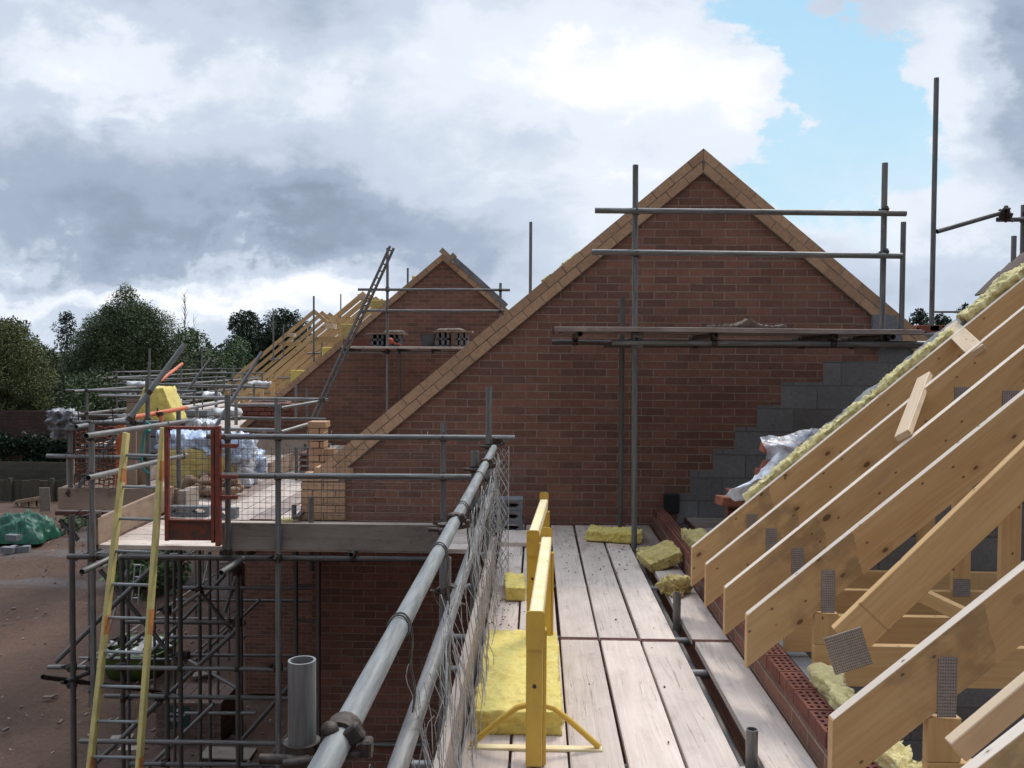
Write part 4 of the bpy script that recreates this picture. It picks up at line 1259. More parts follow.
# slanting braces in the opening
def loose_bar(p, q, w_, h_, name, label, cat, mat='pine', group=None, upv=Z_):
    mb = MB(); mb.bar(p, q, w_, h_, upv, bev=.003); return solo(mb, name, M[mat], label, cat, group=group)
p = at(846, 641, 3.85); q = at(1075, 421, 3.75)
loose_bar(p, q, .05, .16, 'diagonal_brace', 'slanting pine brace under the large blackened truss', 'timber', 'pine')
p = at(955, 750, 2.62); q = at(1060, 662, 2.62)
loose_bar(p, q, .045, .07, 'diagonal_brace', 'thin slanting timber low between the two nearest trusses', 'timber', 'pine_pale')
p = at(915, 592, 4.6); q = at(985, 625, 4.3)
loose_bar(p, q, .045, .07, 'diagonal_brace', 'short crooked brace lying over the ceiling joists', 'timber', 'pine')
# hanging nail plate
c = at(848, 651, 3.6); ax_, ay_, az_ = rot(-.1)
d1 = (V((1,0,.33))).normalized(); d2 = V((-.33,0,1)).normalized()
mb = MB(); mb.frame_box(c, d2, d1, V((0,1,0)), .155, .155, .004); solo(mb, 'spare_nail_plate', M['plate'], 'dark square nail plate hanging askew beside the large truss', 'metal plate')
# short battens laid across rafters
def batten(px0, py0, px1, py1, Y0, Y1, label, w_=.10):
    p, q = at(px0, py0, Y0), at(px1, py1, Y1)
    mb = MB(); mb.bar(p, q, w_, .035, V((-sa,0,ca)), bev=.003); solo(mb, 'batten', M['pine_pale'], label, 'batten', group='short battens laid across the rafters')
batten(951, 327, 977, 352, 5.95, 5.2, 'upper short batten lying across the two far rafters', .10)
batten(925, 377, 903, 436, 5.45, 4.72, 'lower short batten hooked across the second and third rafters', .085)
# roofing over the party wall: membrane, wool, tiles
def slope_pt(x, y, dz=0): return V((x, y, RZ0+(x-TX0)*TS+dz))
axs = V((ca,0,sa)); ups = V((-sa,0,ca))
def slope_strip(x0, x1, y0, y1, h0_, h1_, mat, name, label, cat, seed, amp=.012, res=.03):
    c = slope_pt((x0+x1)/2, (y0+y1)/2) + ups*((h0_+h1_)/2)
    return solo(lumpy(c, axs, Y_, ups, (x1-x0)/ca, y1-y0, h1_-h0_, res, amp, seed, .008), name, M[mat], label, cat)
slope_strip(1.34, 2.62, 5.735, 5.83, -.045, .030, 'wool_pale', 'wall_top_insulation', 'ragged lower length of yellow wool along the far truss', 'insulation', 41, .024, .010)
slope_strip(2.72, 6.2, 5.74, 5.90, -.04, .040, 'wool_pale', 'wall_top_insulation', 'upper length of yellow wool along the far truss to the frame edge', 'insulation', 43, .026, .012)
slope_strip(1.75, 6.3, 5.84, 6.02, -.06, -.01, 'lead', 'roof_membrane', 'grey folded membrane behind the wool of the far truss', 'membrane', 47, .016)
mb = MB()
x = 3.0; k = 0
while x < 6.2:
    c = slope_pt(x, 5.99) + ups*.022
    a2 = (axs*1.0 + ups*.10).normalized()
    mb.frame_box(c, a2, Y_, a2.cross(Y_)*-1, .22, .20, .012, .003); x += .085*ca/.9; k += 1
solo(mb, 'roof_tiles', M['tile'], 'overlapping brown roof tile edges at the top of the right slope', 'roof tiles')

# polythene and bricks beyond the far truss
def sheet(pts_grid, name, label, mat, amp, seed, sub=6, cat='plastic sheet', parent=None):
    """bilinear patchwork through a grid of points, crumpled"""
    g = [[V(p) for p in row] for row in pts_grid]; R, C = len(g), len(g[0]); mb = MB()
    nr, nc = (R-1)*sub, (C-1)*sub; vs = []
    for i in range(nr+1):
        for j in range(nc+1):
            a, b = min(i/sub, R-1-1e-6), min(j/sub, C-1-1e-6); i0, j0 = int(a), int(b); fa, fb = a-i0, b-j0
            p = g[i0][j0].lerp(g[i0][j0+1], fb).lerp(g[i0+1][j0].lerp(g[i0+1][j0+1], fb), fa)
            n_ = mnoise.noise_vector(p*5+V((seed,0,0)))*amp + mnoise.noise_vector(p*14+V((seed,0,0)))*amp*.5
            vs.append(p+n_)
    fs = [(i*(nc+1)+j, i*(nc+1)+j+1, (i+1)*(nc+1)+j+1, (i+1)*(nc+1)+j) for i in range(nr) for j in range(nc)]
    mb.add(vs, fs, None, True)
    if parent is not None: return build(mb, name, M[mat], parent)
    return solo(mb, name, M[mat], label, cat)
Yp = 6.5
g1 = [[at(760, 437, Yp), at(785, 436, Yp+.1), at(812, 426, Yp+.3), at(828, 436, Yp+.4)],
      [at(763, 450, Yp-.1), at(785, 444, Yp-.05), at(806, 446, Yp+.1), at(822, 452, Yp+.2)],
      [at(766, 462, Yp-.05), at(776, 460, Yp-.1), at(790, 462, Yp), at(806, 462, Yp)]]
sheet(g1, 'polythene_sheet', 'clear crumpled polythene over bricks in front of the blockwork', 'film', .03, 3)
g2 = [[at(766, 462, Yp), at(780, 452, Yp-.15), at(800, 456, Yp-.1)],
      [at(750, 480, Yp-.05), at(772, 475, Yp-.15), at(790, 474, Yp-.1)],
      [at(732, 490, Yp-.1), at(748, 488, Yp-.1), at(768, 488, Yp-.1)],
      [at(722, 498, Yp-.1), at(736, 503, Yp-.1), at(748, 501, Yp-.1)]]
sheet(g2, 'polythene_sheet', 'white translucent polythene trailing down beside the far truss', 'film_white', .035, 9)
bp = thing('brick_pile', 'orange bricks poking out from under the polythene', 'bricks', at(760, 500, Yp+.15))
for (px, py, L_, a_, tl) in ((785, 446, .2, .2, .1), (768, 468, .1, 1.4, .3), (762, 474, .1, 1.3, .2), (731, 501, .12, .4, .1), (776, 450, .18, .1, .2)):
    c = at(px, py, Yp+.12); ax_, ay_, az_ = rot(a_, tl*.5, tl)
    mb = MB(); mb.frame_box(c, ax_, ay_, az_, .215, .1025, .065, .004); build(mb, 'brick', M['clay'], bp)
c0 = at(735, 500, 6.65)
mb = MB(); bricks_block(mb, c0.x-.05, c0.x+.14, 6.65, 6.76, -.1, at(735, 489, 6.65).z, seed=3); solo(mb, 'brick_pier', M['redbrick'], 'broken end of brick party wall at the foot of the far truss', 'brick pier')

# ------------------------------------------------------------------ house 2
H2Y = 17.0
a2p = at(443, 253.5, H2Y); e2p = at(240, 426, H2Y)
AX2, AZ2 = a2p.x, a2p.z; HF2 = AX2-e2p.x; SL2 = (AZ2-e2p.z)/HF2
h2 = thing('brick_house', 'second brick house with crossed timbers on the gable peak', 'house', (AX2, H2Y, GZ))
mb = MB(); mb.prism(gable_poly(AX2, AZ2, HF2-.09, H2Y, GZ, .14, SL2), V((0,.30,0))); build(mb, 'gable_wall', M['brick_x'], h2)
mb = MB(); mb.box(e2p.x+.09, e2p.x+.39, H2Y+.30, 27.6, GZ, e2p.z-.2, long=1); build(mb, 'front_wall', M['brick_y'], h2)
br, mo = verge_bricks(AX2, AZ2, HF2, H2Y, .035, SL2, courses=1, bh=.10, joint=.012, seed=7)
vg = build(mo, 'verge', M['mortar'], h2); build(br, 'verge_bricks', M['buff'], vg)
mb = MB()
for y in (18, 19.2, 20.4, 21.6, 22.8, 24, 25.2, 26.4):
    for s_ in (-1, 1): mb.bar((AX2, y, AZ2-.3), (AX2+s_*(HF2-.1), y, e2p.z-.25), .05, .2)
build(mb, 'roof_timbers', M['pine_far'], h2)
mb = MB(); mb.bar(at(441, 249.5, H2Y-.12), at(450, 258.5, H2Y-.12), .05, .10); build(mb, 'ridge_timber', M['toe_warm'], h2)
mb = MB(); mb.bar(at(455, 254.5, H2Y-.16), at(446.5, 263, H2Y-.16), .05, .10); build(mb, 'ridge_timber', M['toe_warm'], h2)
mb = MB(); 
for (x0, y0, x1, y1) in ((455, 263, 482, 287), (482, 287, 506, 309)): mb.bar(at(x0, y0-3, H2Y+.1), at(x1, y1-3, H2Y+.1), .3, .10)
build(mb, 'ridge_membrane', M['lead'], h2)
for i, (x0, y0, x1, y1, nm) in enumerate(((412, 276, 426, 286, 'topmost'), (371, 300, 387, 312, 'second from the top'), (341, 324, 357, 343, 'middle'), (322, 347, 338, 359, 'second from the bottom'), (291, 370, 310, 388, 'lowest'))):
    p, q = at(x0, y0, H2Y+.45), at(x1+6, y1+8, H2Y+.45)
    mb = MB(); mb.box(p.x, q.x, H2Y+.42, H2Y+.50, q.z, p.z, .01); solo(mb, 'insulation_board', M['wool_old' if i in (1,2) else 'wool'], '%s yellow insulation board showing above the left verge of the second gable' % nm, 'insulation', group='insulation boards along the second gable')
# block pieces on verge
mb = MB(); p = at(352, 341, H2Y-.1); mb.box(p.x-.1, p.x+.75, H2Y-.4, H2Y-.2, at(352,345,H2Y-.3).z, at(352,339.5,H2Y-.3).z)
solo(mb, 'brick_row', M['redbrick'], 'perforated red brick lying at the left end of the second gable lift', 'brick')

# houses 3 and 4: open trusses
def far_trusses(ax, az, half, y0, n, sp, housename, walls_label, tlabel, grp):
    h = thing('unroofed_house', walls_label, 'house', (ax, y0, GZ))
    ez = az-half*SL
    for x, nm in ((ax-half+.15, 'front_wall'), (ax+half-.45, 'rear_wall')):
        mb = MB(); mb.box(x, x+.3, y0, y0+n*sp, GZ, ez-.28, long=1); build(mb, nm, M['brick_y'], h)
    mb = MB(); mb.box(ax-half+.46, ax+half-.46, y0+.3, y0+.6, GZ, ez-.3); build(mb, 'end_wall', M['brick_x'], h)
    ords = ['first','second','third','fourth','fifth','sixth','seventh','eighth','ninth','tenth','eleventh','twelfth','thirteenth','fourteenth']
    proto = None
    for k in range(n):
        lab = '%s truss from the near end of %s' % (ords[k], tlabel)
        if proto is None:
            t_ = thing('roof_truss', lab, 'roof truss', (ax, y0, ez), grp); proto = t_
            c_, s_ = math.cos(math.atan(SL)), math.sin(math.atan(SL)); pd = .14/c_
            for sd_ in (-1, 1):
                poly = [V((ax+sd_*.002, y0, az)), V((ax+sd_*half, y0, ez)), V((ax+sd_*half, y0, ez-pd)), V((ax+sd_*.002, y0, az-pd))]
                mb = MB(); mb.prism(poly, V((0,.05,0)), axis=V((sd_*c_, 0, -s_))); build(mb, 'rafter', M['pine_far'], t_)
            mb = MB(); mb.box(ax-half+.3, ax+half-.3, y0+.002, y0+.048, ez-.18, ez+.02); build(mb, 'joist', M['pine_far'], t_)
            zc = az-1.25; hw = 1.25/SL-.1
            mb = MB(); mb.box(ax-hw, ax+hw, y0+.052, y0+.098, zc-.14, zc); build(mb, 'collar', M['pine_far'], t_)
            for xx in (-half+1.1, half-1.1, -half+.55):
                mb = MB(); mb.box(ax+xx-.05, ax+xx+.05, y0+.002, y0+.048, ez+.022, az-abs(xx)*SL-pd-.003, long=2); build(mb, 'stud', M['pine_far'], t_)
        else:
            copy_tree(proto, (0, k*sp, 0), lab)
    return h
a3 = at(362, 291, 24.5)
far_trusses(a3.x, a3.z, 3.9, 24.6, 7, 1.0, 'h3', 'third house in the row, low brick walls under open pine trusses', 'the third house with the wool boards in front', 'open trusses of the third house')
a4 = at(314, 309, 34.0)
far_trusses(a4.x, a4.z, 3.9, 34.0, 6, 1.3, 'h4', 'fourth and farthest house in the row with open pine trusses near the oak', 'the farthest open roof below the oak', 'open trusses of the fourth house')
for k, (px, py, nm) in enumerate(((414, 300, 'highest'), (331, 325, 'middle'), (291, 334, 'lower'))):
    pass
for k, (px, py, Y, nm) in enumerate(((362, 296, 24.3, 'upper pale timber end jutting from the apex of the third roof'), (330, 325, 24.3, 'middle pale purlin end jutting from the third roof slope'), (291, 334, 33.7, 'pale purlin end jutting from the farthest roof slope'))):
    p = at(px, py, Y); mb = MB(); mb.box(p.x-.09, p.x+.12, Y-.15, Y+.3, p.z-.10, p.z+.04)
    solo(mb, 'timber_end', M['pine_pale'], nm, 'timber', group='pale timber ends on the open roofs')

# scaffold at the second gable
s4 = Scaffold('two rail scaffold lift in front of the second brick gable', (-2, 15.6, GZ), 'tube')
GY = 15.6
vpole(s4, 387.5, 248, GY, 0, pyb=413)
vpole(s4, 400, 353, GY+1.1, 0, pyb=402, mat='tube_dark')
vpole(s4, 500.5, 283, GY, 0, pyb=330)
prail(s4, 'guardrail', 358, 289.5, 510, 290, GY-.06)
prail(s4, 'guardrail', 360, 310.5, 503, 311, GY-.06)
prail(s4, 'ledger', 343, 352, 475, 352.5, GY+.06)
for px in (345, 398, 432): p = at(px, 349.5, GY-.1); s4.tube('transom', p, p+V((0,1.3,0)), 'tube_dark')
for py in (289.5, 310.5, 352): s4.clamp(at(387.5, py, GY), sc=1.3)
z2 = at(400, 346.5, GY).z; x0 = at(343, 347, GY).x; x1 = at(478, 347, GY).x
for i in range(4):
    board(x0, x1, GY-.1+.235*i, GY-.1+.235*i+.222, z2, '%s scaffold board of the lift at the second gable' % ['front','second','third','rearmost'][i], 'board', 'x', group='boards on the second gable lift', band=False, sag=False)
def spot(px0, px1, py0, py1, Y, label, n=2):
    p, q = at(px0, py0, Y), at(px1, py1, Y); t_ = thing('mortar_board', label, 'mortar board', ((p.x+q.x)/2, Y, z2))
    mb = MB(); mb.box(p.x-.05, q.x+.05, Y-.28, Y+.28, p.z-.03, p.z); build(mb, 'board', M['toe_warm'], t_)
    mb = MB(); 
    for k in range(3): mb.ellipsoid((p.x+(q.x-p.x)*random.uniform(.1,.9), Y, p.z+.01), .13, .15, .04, 10, 6, .4)
    build(mb, 'mortar', M['mortar'], t_)
    h = p.z-.03-z2
    for xa in (p.x+.02, q.x-.24):
        for zz in range(2):
            mb = MB(); a = z2+zz*h/2
            for xx in (xa, xa+.1, xa+.18): mb.box(xx, xx+.035, Y-.2, Y+.2, a, a+h/2-.004)
            mb.box(xa, xa+.215, Y-.2, Y+.2, a, a+.03); build(mb, 'block', M['block'], t_)
spot(372, 403, 333, 345, GY+.45, 'mortar board on grey blocks left on the second gable lift')
spot(437, 470, 331, 345, GY+.45, 'mortar board on hollow blocks to the right of the rubber tub')
p = at(428, 334, GY+.3); mb = MB(); hh = p.z-z2
mb.tube((p.x, GY+.3, z2), (p.x, GY+.3, p.z), .10, 16, False, r2=.15); solo(mb, 'mortar_tub', M['tub'], 'black rubber mortar tub between the two mortar boards', 'tub')
p = at(390, 341, GY+.1); mb = MB(); mb.ellipsoid(p, .07, .05, .06, 10, 6); mb.bar(p+V((.05,0,-.02)), p+V((.2,0,-.07)), .03, .02)
solo(mb, 'red_tool', M['red_plastic'], 'small red tool leaning by the left mortar board', 'tool')

# grey ladder beam leaning by the second gable
def ladder(name, label, top, bot, w0, w1, n, mat_s, mat_r, st=.03, side=X_, group=None, rr=.013):
    top, bot = V(top), V(bot); t_ = thing(name, label, 'ladder', bot, group)
    for s_ in (-1, 1):
        mb = MB(); mb.bar(bot+side*s_*w1/2, top+side*s_*w0/2, st, st*1.9, Y_, bev=.004); build(mb, 'stile', M[mat_s], t_)
    for k in range(n):
        f = (k+.5)/n; c = bot.lerp(top, f); w_ = w1+(w0-w1)*f
        mb = MB(); mb.tube(c-side*(w_/2-st/2), c+side*(w_/2-st/2), rr, 8, False); build(mb, 'rung', M[mat_r], t_)
    return t_
LY = 15.2
tp, bt = at(392, 247, LY), at(311, 425, LY)
d = (bt-tp).normalized(); sd_ = V((.75, .66, 0)).normalized(); sd_ = (sd_-d*sd_.dot(d)).normalized()
ladder('lattice_beam', 'grey metal lattice beam leaning up past the second gable', tp, bt, .085, .085, 26, 'tube', 'tube_dark', .036, sd_)

# ------------------------------------------------------------------ left scaffold: deck, rails, guards
s5 = Scaffold('large scaffold around the front of the big gable house, left of the walkway', (-3, 7.4, GZ), 'tube')
FY = 7.38
def fpole(px, ptop, Y, mat=None, zb=GZ, pyb=None): return vpole(s5, px, ptop, Y, zb, mat, pyb)
fpole(443.5, 423, FY); fpole(278, 404, FY); fpole(227.5, 395, FY, pyb=556)
fpole(91.5, 424, FY); fpole(70, 424, 9.2); fpole(147.5, 378, 9.2, pyb=512)
fpole(178.5, 411, 9.3, pyb=520)
prail(s5, 'guardrail', 207, 436.5, 515, 438, FY-.06)
prail(s5, 'guardrail', 222, 475.5, 473, 477, FY-.06, mat='tube')
prail(s5, 'guardrail', 48, 423, 160, 422.5, 9.14); prail(s5, 'guardrail', 47, 456, 168, 458.5, 9.14)
prail(s5, 'ledger', 68, 556.5, 442, 559.5, FY+.06, mat='tube_dark')
# receding rails on the left return
p = at(86, 436, 7.25); q = at(187, 421, 9.5); s5.tube('guardrail', p, q)
p = at(88, 478, 7.25); q = at(186, 455, 9.5); s5.tube('guardrail', p, q)
p = at(76, 427, 8.8); q = at(130, 418.5, 10.4); s5.tube('guardrail', p, q, 'tube_bright')
p = at(133, 417.5, 10.5); q = at(186, 408, 12.4); s5.tube('guardrail', p, q, 'orange_paint', r=.03)
p = at(186, 409, 12.4); q = at(226, 401.5, 15.0); s5.tube('guardrail', p, q)
q = at(161, 414, 11.2); s5.tube('standard', (q.x, 11.2, at(161, 450, 11.2).z), q, 'orange_paint')
# oblique tubes
prail(s5, 'brace', 126, 423, 185, 344, 9.0, 9.3, mat='tube_bright', r=.028)
prail(s5, 'brace', 160, 381, 182, 364, 13, 14, mat='orange_paint')
prail(s5, 'brace', 185, 393, 211, 358, 17, 17.2); prail(s5, 'brace', 212, 432, 262, 352, 11.5, 12)
prail(s5, 'brace', 76, 491, 117, 434, 9.25, 9.3)
for px, py, Y in ((278, 437, FY), (278, 476, FY), (443.5, 437.5, FY), (443.5, 477, FY), (227.5, 436.5, FY), (227.5, 475, FY), (278, 558, FY), (91.5, 476, FY), (91.5, 437, FY), (70, 423, 9.2), (70, 456, 9.2), (70, 493, 9.2), (147.5, 421, 9.2), (443.5, 524, FY), (182, 423, 9.4), (182, 456, 9.4)):
    s5.clamp(at(px, py, Y), sc=1.1)
# transom stubs poking towards us under the deck
for px, py in ((82, 572), (221, 573), (222, 553), (351, 555)):
    Yq = 7.0 if py > 560 else 7.34
    p = at(px, py, Yq); s5.tube('transom', p, p+V((.12 if py > 560 else 0, 1.6, .07 if py > 560 else -.0)), 'tube')
# lower grid of tubes
for px, py0, py1, Y in ((72, 515, 768, 8.2), (122, 556, 768, 9.3), (128, 556, 768, 13.2), (166.5, 549, 768, 9.4), (180, 549, 768, 9.0), (174, 560, 700, 14), (199.5, 550, 768, 11.4), (209.5, 552, 768, 13.0), (217.5, 555, 768, 15), (237.5, 552, 768, 9.0), (241, 552, 768, 12), (154, 560, 640, 16)):
    vpole(s5, px, py0, Y, GZ, 'tube_dark')
for (x0, y0, x1, y1, Y, Y1, mt_) in ((48, 667, 470, 671, 9.0, 9.0, 'tube'), (105, 696, 445, 700, 9.4, 9.4, 'tube'), (80, 741, 430, 745, 8.7, 8.7, 'tube'), (125, 622, 242, 623, 11.0, 11.0, 'tube_dark'), (182, 588, 330, 588, 11.5, 11.5, 'tube'), (170, 637, 245, 637, 12.4, 12.4, 'tube_dark'),
                            (185, 713.5, 256, 713.5, 11.4, 11.4, 'tube'), (130, 764, 300, 765, 9.3, 9.3, 'tube'), (170, 655, 310, 656, 13.2, 13.2, 'tube_dark'), (43, 677, 160, 692, 8.4, 11.5, 'coupler'), (66, 682, 92, 671, 7.9, 9.2, 'tube_dark'), (180, 600, 330, 601, 15, 15, 'tube_dark')):
    prail(s5, 'ledger', x0, y0, x1, y1, Y, Y1, mt_)
for (x0, y0, x1, y1, Y, Y1, mt_) in ((56, 662, 180, 540, 8.4, 8.6, 'tube'), (60, 520, 78, 540, 9.2, 9.2, 'tube_dark'), (100, 570, 186, 672, 9.8, 9.8, 'tube_dark'), (97, 762, 245, 622, 9.7, 9.7, 'tube'), (120, 740, 158, 702, 8.9, 8.9, 'tube'), (170, 614, 202, 592, 10.6, 9.6, 'tube'),
                             (110, 658, 150, 628, 10.2, 10.2, 'tube'), (140, 665, 225, 575, 12.2, 12.2, 'tube_dark'), (201, 592, 236, 636, 11.7, 11.7, 'tube_dark'), (148, 768, 214, 704, 10.4, 10.4, 'tube'), (236, 747, 330, 640, 9.8, 9.8, 'tube_dark'), (262, 768, 300, 720, 10.8, 10.8, 'tube'),
                             (196, 660, 260, 600, 14, 14, 'tube_dark'), (180, 655, 240, 690, 14, 13, 'tube_dark'), (225, 612, 238, 570, 13, 13, 'tube')):
    prail(s5, 'brace', x0, y0, x1, y1, Y, Y1, mt_)
for px, py, Y in ((72, 667, 8.9), (72, 683, 8.3), (122, 640, 9.4), (167, 610, 9.5), (180, 656, 9.2), (238, 622, 9.2), (122, 667, 9.2), (159, 697, 9.5), (199, 590, 11.4), (278, 667, 8.6), (95, 517, 7.5), (237, 571, 9), (186, 655, 9.6)):
    s5.clamp(at(px, py, Y), (0,0,1), (1,.3,0), 1.5)
# a ladder truss beam standing against the brickwork
q0 = at(303, 556, 8.4); q1 = at(303, 720, 8.4)
ladder('lattice_beam', 'upright lattice beam standing against the brick wall below the deck', (q0.x, 8.55, -.09), (q0.x, 8.55, GZ+.02), .22, .22, 14, 'tube_dark', 'tube_dark', .035)

# decks
dx0, dx1 = at(96, 546, 7.5).x, at(440, 549, 7.5).x
nm = ['nearest','second','third','fourth','fifth']
for i in range(5):
    board(dx0+.02+random.uniform(-.02,.02), dx1+.25, 7.47+.24*i, 7.47+.24*i+.225, .0 if i else .002, '%s board of the cross deck below the big gable' % nm[i], 'board', 'x', group='boards of the cross deck', sag=False)
bx = -4.93; cnt = ['outermost','second','third','fourth','fifth','sixth','seventh','eighth','ninth','tenth','eleventh']
k = 0
while bx < EX-.24:
    ys = 9.05 if bx < -3.85 else 8.70
    board(bx, bx+.224, ys, ys+3.85, .0, '%s board from the left of the long deck, near half' % cnt[k], 'board' if k % 3 else 'board_dirty', group='boards of the long left deck', sag=False)
    board(bx, bx+.224, ys+3.87, ys+7.4, .0, '%s board from the left of the long deck, far half' % cnt[k], 'board' if k % 2 else 'board_dirty', group='boards of the long left deck', sag=False, band=False)
    bx += .236; k += 1
def toe(x0, x1, y0, y1, z0, z1, mat, label):
    mb = MB(); mb.box(x0, x1, y0, y1, z0, z1, .003, long=1 if (y1-y0) > (x1-x0) else 0); solo(mb, 'toe_board', M[mat], label, 'toe board')
pt = at(222, 523, 7.42); pe = at(440, 526, 7.42)
toe(pt.x, pe.x, 7.415, 7.452, at(300,550,7.42).z, at(300, 523.5, 7.42).z, 'toeboard', 'long grey toe board along the front of the cross deck')
toe(at(58,500,9.17).x, at(180,500,9.17).x, 9.165, 9.20, .0, .225, 'toe_warm', 'toe board on the outer step of the left deck')
p = at(96, 535, 7.45); q = at(186, 488, 9.3)
mb = MB(); mb.bar((p.x, 7.45, .115), (q.x-.08, 9.14, .15), .036, .225, bev=.003); solo(mb, 'toe_board', M['toe_warm'], 'rough slanting toe board beside the top of the yellow ladder', 'toe board')
p = at(186, 497, 9.0); toe(p.x-.09, p.x+.0, 9.0, 9.35, 0, .23, 'toeboard', 'short thick board end standing left of the sandbags')
toe(-4.97, -4.935, 9.25, 16.3, .0, .225, 'toeboard', 'long toe board on the outer edge of the left deck')
# mid deck dividers seen beyond
p = at(282, 460, 12.2); q = at(296, 452, 13.2)
mb = MB(); mb.bar((p.x, 11.6, .10), (q.x+.15, 13.6, .16), .036, .22); solo(mb, 'toe_board', M['toe_warm'], 'brown board on edge leading to the metal crate', 'toe board')
p, q = at(236, 437, 12.6), at(316, 455, 12.6)
mb = MB(); mb.box(p.x, q.x, 12.6, 12.64, q.z, p.z, .003); solo(mb, 'toe_board', M['toeboard'], 'grey board spanning behind the blue and white sacks', 'toe board')

# brick guards (square mesh) along the cross deck
def square_guard(px0, px1, Y, z0, z1, label, mat='wire_dark', stp=.05, xw=None, r=.0019):
    x0, x1 = xw if xw else (at(px0, 500, Y).x, at(px1, 500, Y).x)
    mb = MB(); x = x0
    while x <= x1+1e-4: mb.path([(x, Y, z0), (x+.004, Y+.006*math.sin(x*9), (z0+z1)/2), (x, Y, z1)], r, 4); x += stp
    z = z0
    while z <= z1+1e-4: mb.path([(x0+(x1-x0)*i/8, Y+.003, z+.003*math.sin(i*2.1+z*9)) for i in range(9)], r, 4); z += stp
    # hooks
    for f in (.1, .9):
        xx = x0+(x1-x0)*f; mb.path([(xx, Y, z1), (xx, Y-.01, z1+.10), (xx, Y-.04, z1+.14), (xx, Y-.07, z1+.10)], r*1.8, 5)
    return solo(mb, 'brick_guard', M[mat], label, 'mesh guard', group='square mesh guards on the scaffold')
gz0, gz1 = .235, at(300, 447, 7.40).z
square_guard(230, 318, 7.40, gz0, gz1, 'square mesh guard between gate and brick corner')
square_guard(321, 440, 7.41, gz0, gz1, 'square mesh guard in front of the red gable brickwork')
square_guard(75, 118, 9.12, .235, .93, 'mesh guard on the outer step left of the ladder', 'coupler', r=.0035)
square_guard(166, 212, 7.30, .16, .93, 'mesh filling behind the red gate', 'wire_dark')
# orange netting behind
a_, b_ = at(76, 424, 9.32), at(118, 490, 9.32)
g = [[V((a_.x+(b_.x-a_.x)*j/3, 9.34+random.uniform(-.02,.02), .9-.66*i/2)) for j in range(4)] for i in range(3)]
x = a_.x; mb = MB()
x = a_.x
while x < b_.x: mb.path([(x+.012*math.sin(z*13+x*7), 9.30+.02*math.sin(x*8+z*5), .24+z*.67) for z in [i/8 for i in range(9)]], .006, 4); x += .05
z = .24
while z < .92: mb.path([(a_.x+(b_.x-a_.x)*i/10, 9.30+.02*math.sin(i+z*9), z+.012*math.sin(i*1.7+z*21)) for i in range(11)], .008, 4); z += .055
solo(mb, 'safety_netting', M['clay'], 'rust red plastic netting hung behind the outer mesh guard', 'netting')
# netting posts
for px, nm_ in ((115.5, 'left'),):
    a_ = at(px, 425, 9.5); mb = MB(); mb.box(a_.x-.05, a_.x+.05, 9.6, 9.64, 0.0, .88); solo(mb, 'plastic_post', M['orange'], 'faded orange upright strip behind the ladder head', 'post')
# pinkish reclaimed panels behind the ladder head
for (x0, x1, y0, y1, Y, nm_) in ((122, 136, 428, 488, 10.6, 'leaning brown board just right of the ladder head'), (136, 147, 424, 484, 11.0, 'second leaning board between ladder and teal rope'), (66, 74, 455, 493, 9.6, 'narrow weathered board against the outermost pole')):
    a_, b_ = at(x0, y0, Y), at(x1, y1, Y); mb = MB(); mb.box(a_.x, b_.x, Y, Y+.035, 0, a_.z, .003, long=2); solo(mb, 'leaning_board', M['toe_warm' if x0 > 100 else 'toeboard'], nm_, 'board')
mb = MB(); pts = [at(144 + 4*math.sin(i*.9) - (3 if i > 3 else 0), 422+i*6.5, 9.05) for i in range(9)]
pts = [at(149, 432, 9.0)] + [at(x, y, 9.08) for x, y in ((150, 424), (147, 422), (145, 430), (143, 442), (142, 454), (141, 464), (144, 470), (149, 474))]
mb.path(pts, .014, 7); solo(mb, 'rope', M['teal'], 'teal rope looped over the rail beside the ladder head', 'rope')

# ------------------------------------------------------------------ red gate
gt = thing('ladder_gate', 'red oxide steel gate with mesh at the head of the ladder', 'gate', (at(192, 545, 7.3).x, 7.3, 0))
GYY = 7.26
def gbox(x0, y0, x1, y1, nm_, mat='redox', th=.04, dy=0):
    a_, b_ = at(x0, y0, GYY), at(x1, y1, GYY); mb = MB(); mb.box(a_.x, b_.x, GYY+dy, GYY+dy+th, b_.z, a_.z, .003); build(mb, nm_, M[mat], gt)
gbox(163.8, 426, 168.5, 541, 'stile'); gbox(210.3, 430, 214.4, 543, 'stile'); gbox(215.2, 426, 220.5, 546, 'gate_post', dy=-.012, th=.05)
gbox(168.6, 426.3, 215, 429.8, 'top_rail'); gbox(168.6, 521, 210.2, 541, 'kick_plate', 'rustplate', .01, .012)
gbox(168.6, 519.5, 210.2, 522, 'bottom_rail')
for py in (446, 477, 497.5): gbox(220.6, py-2, 237, py+2, 'hinge_arm', 'redox', .03)

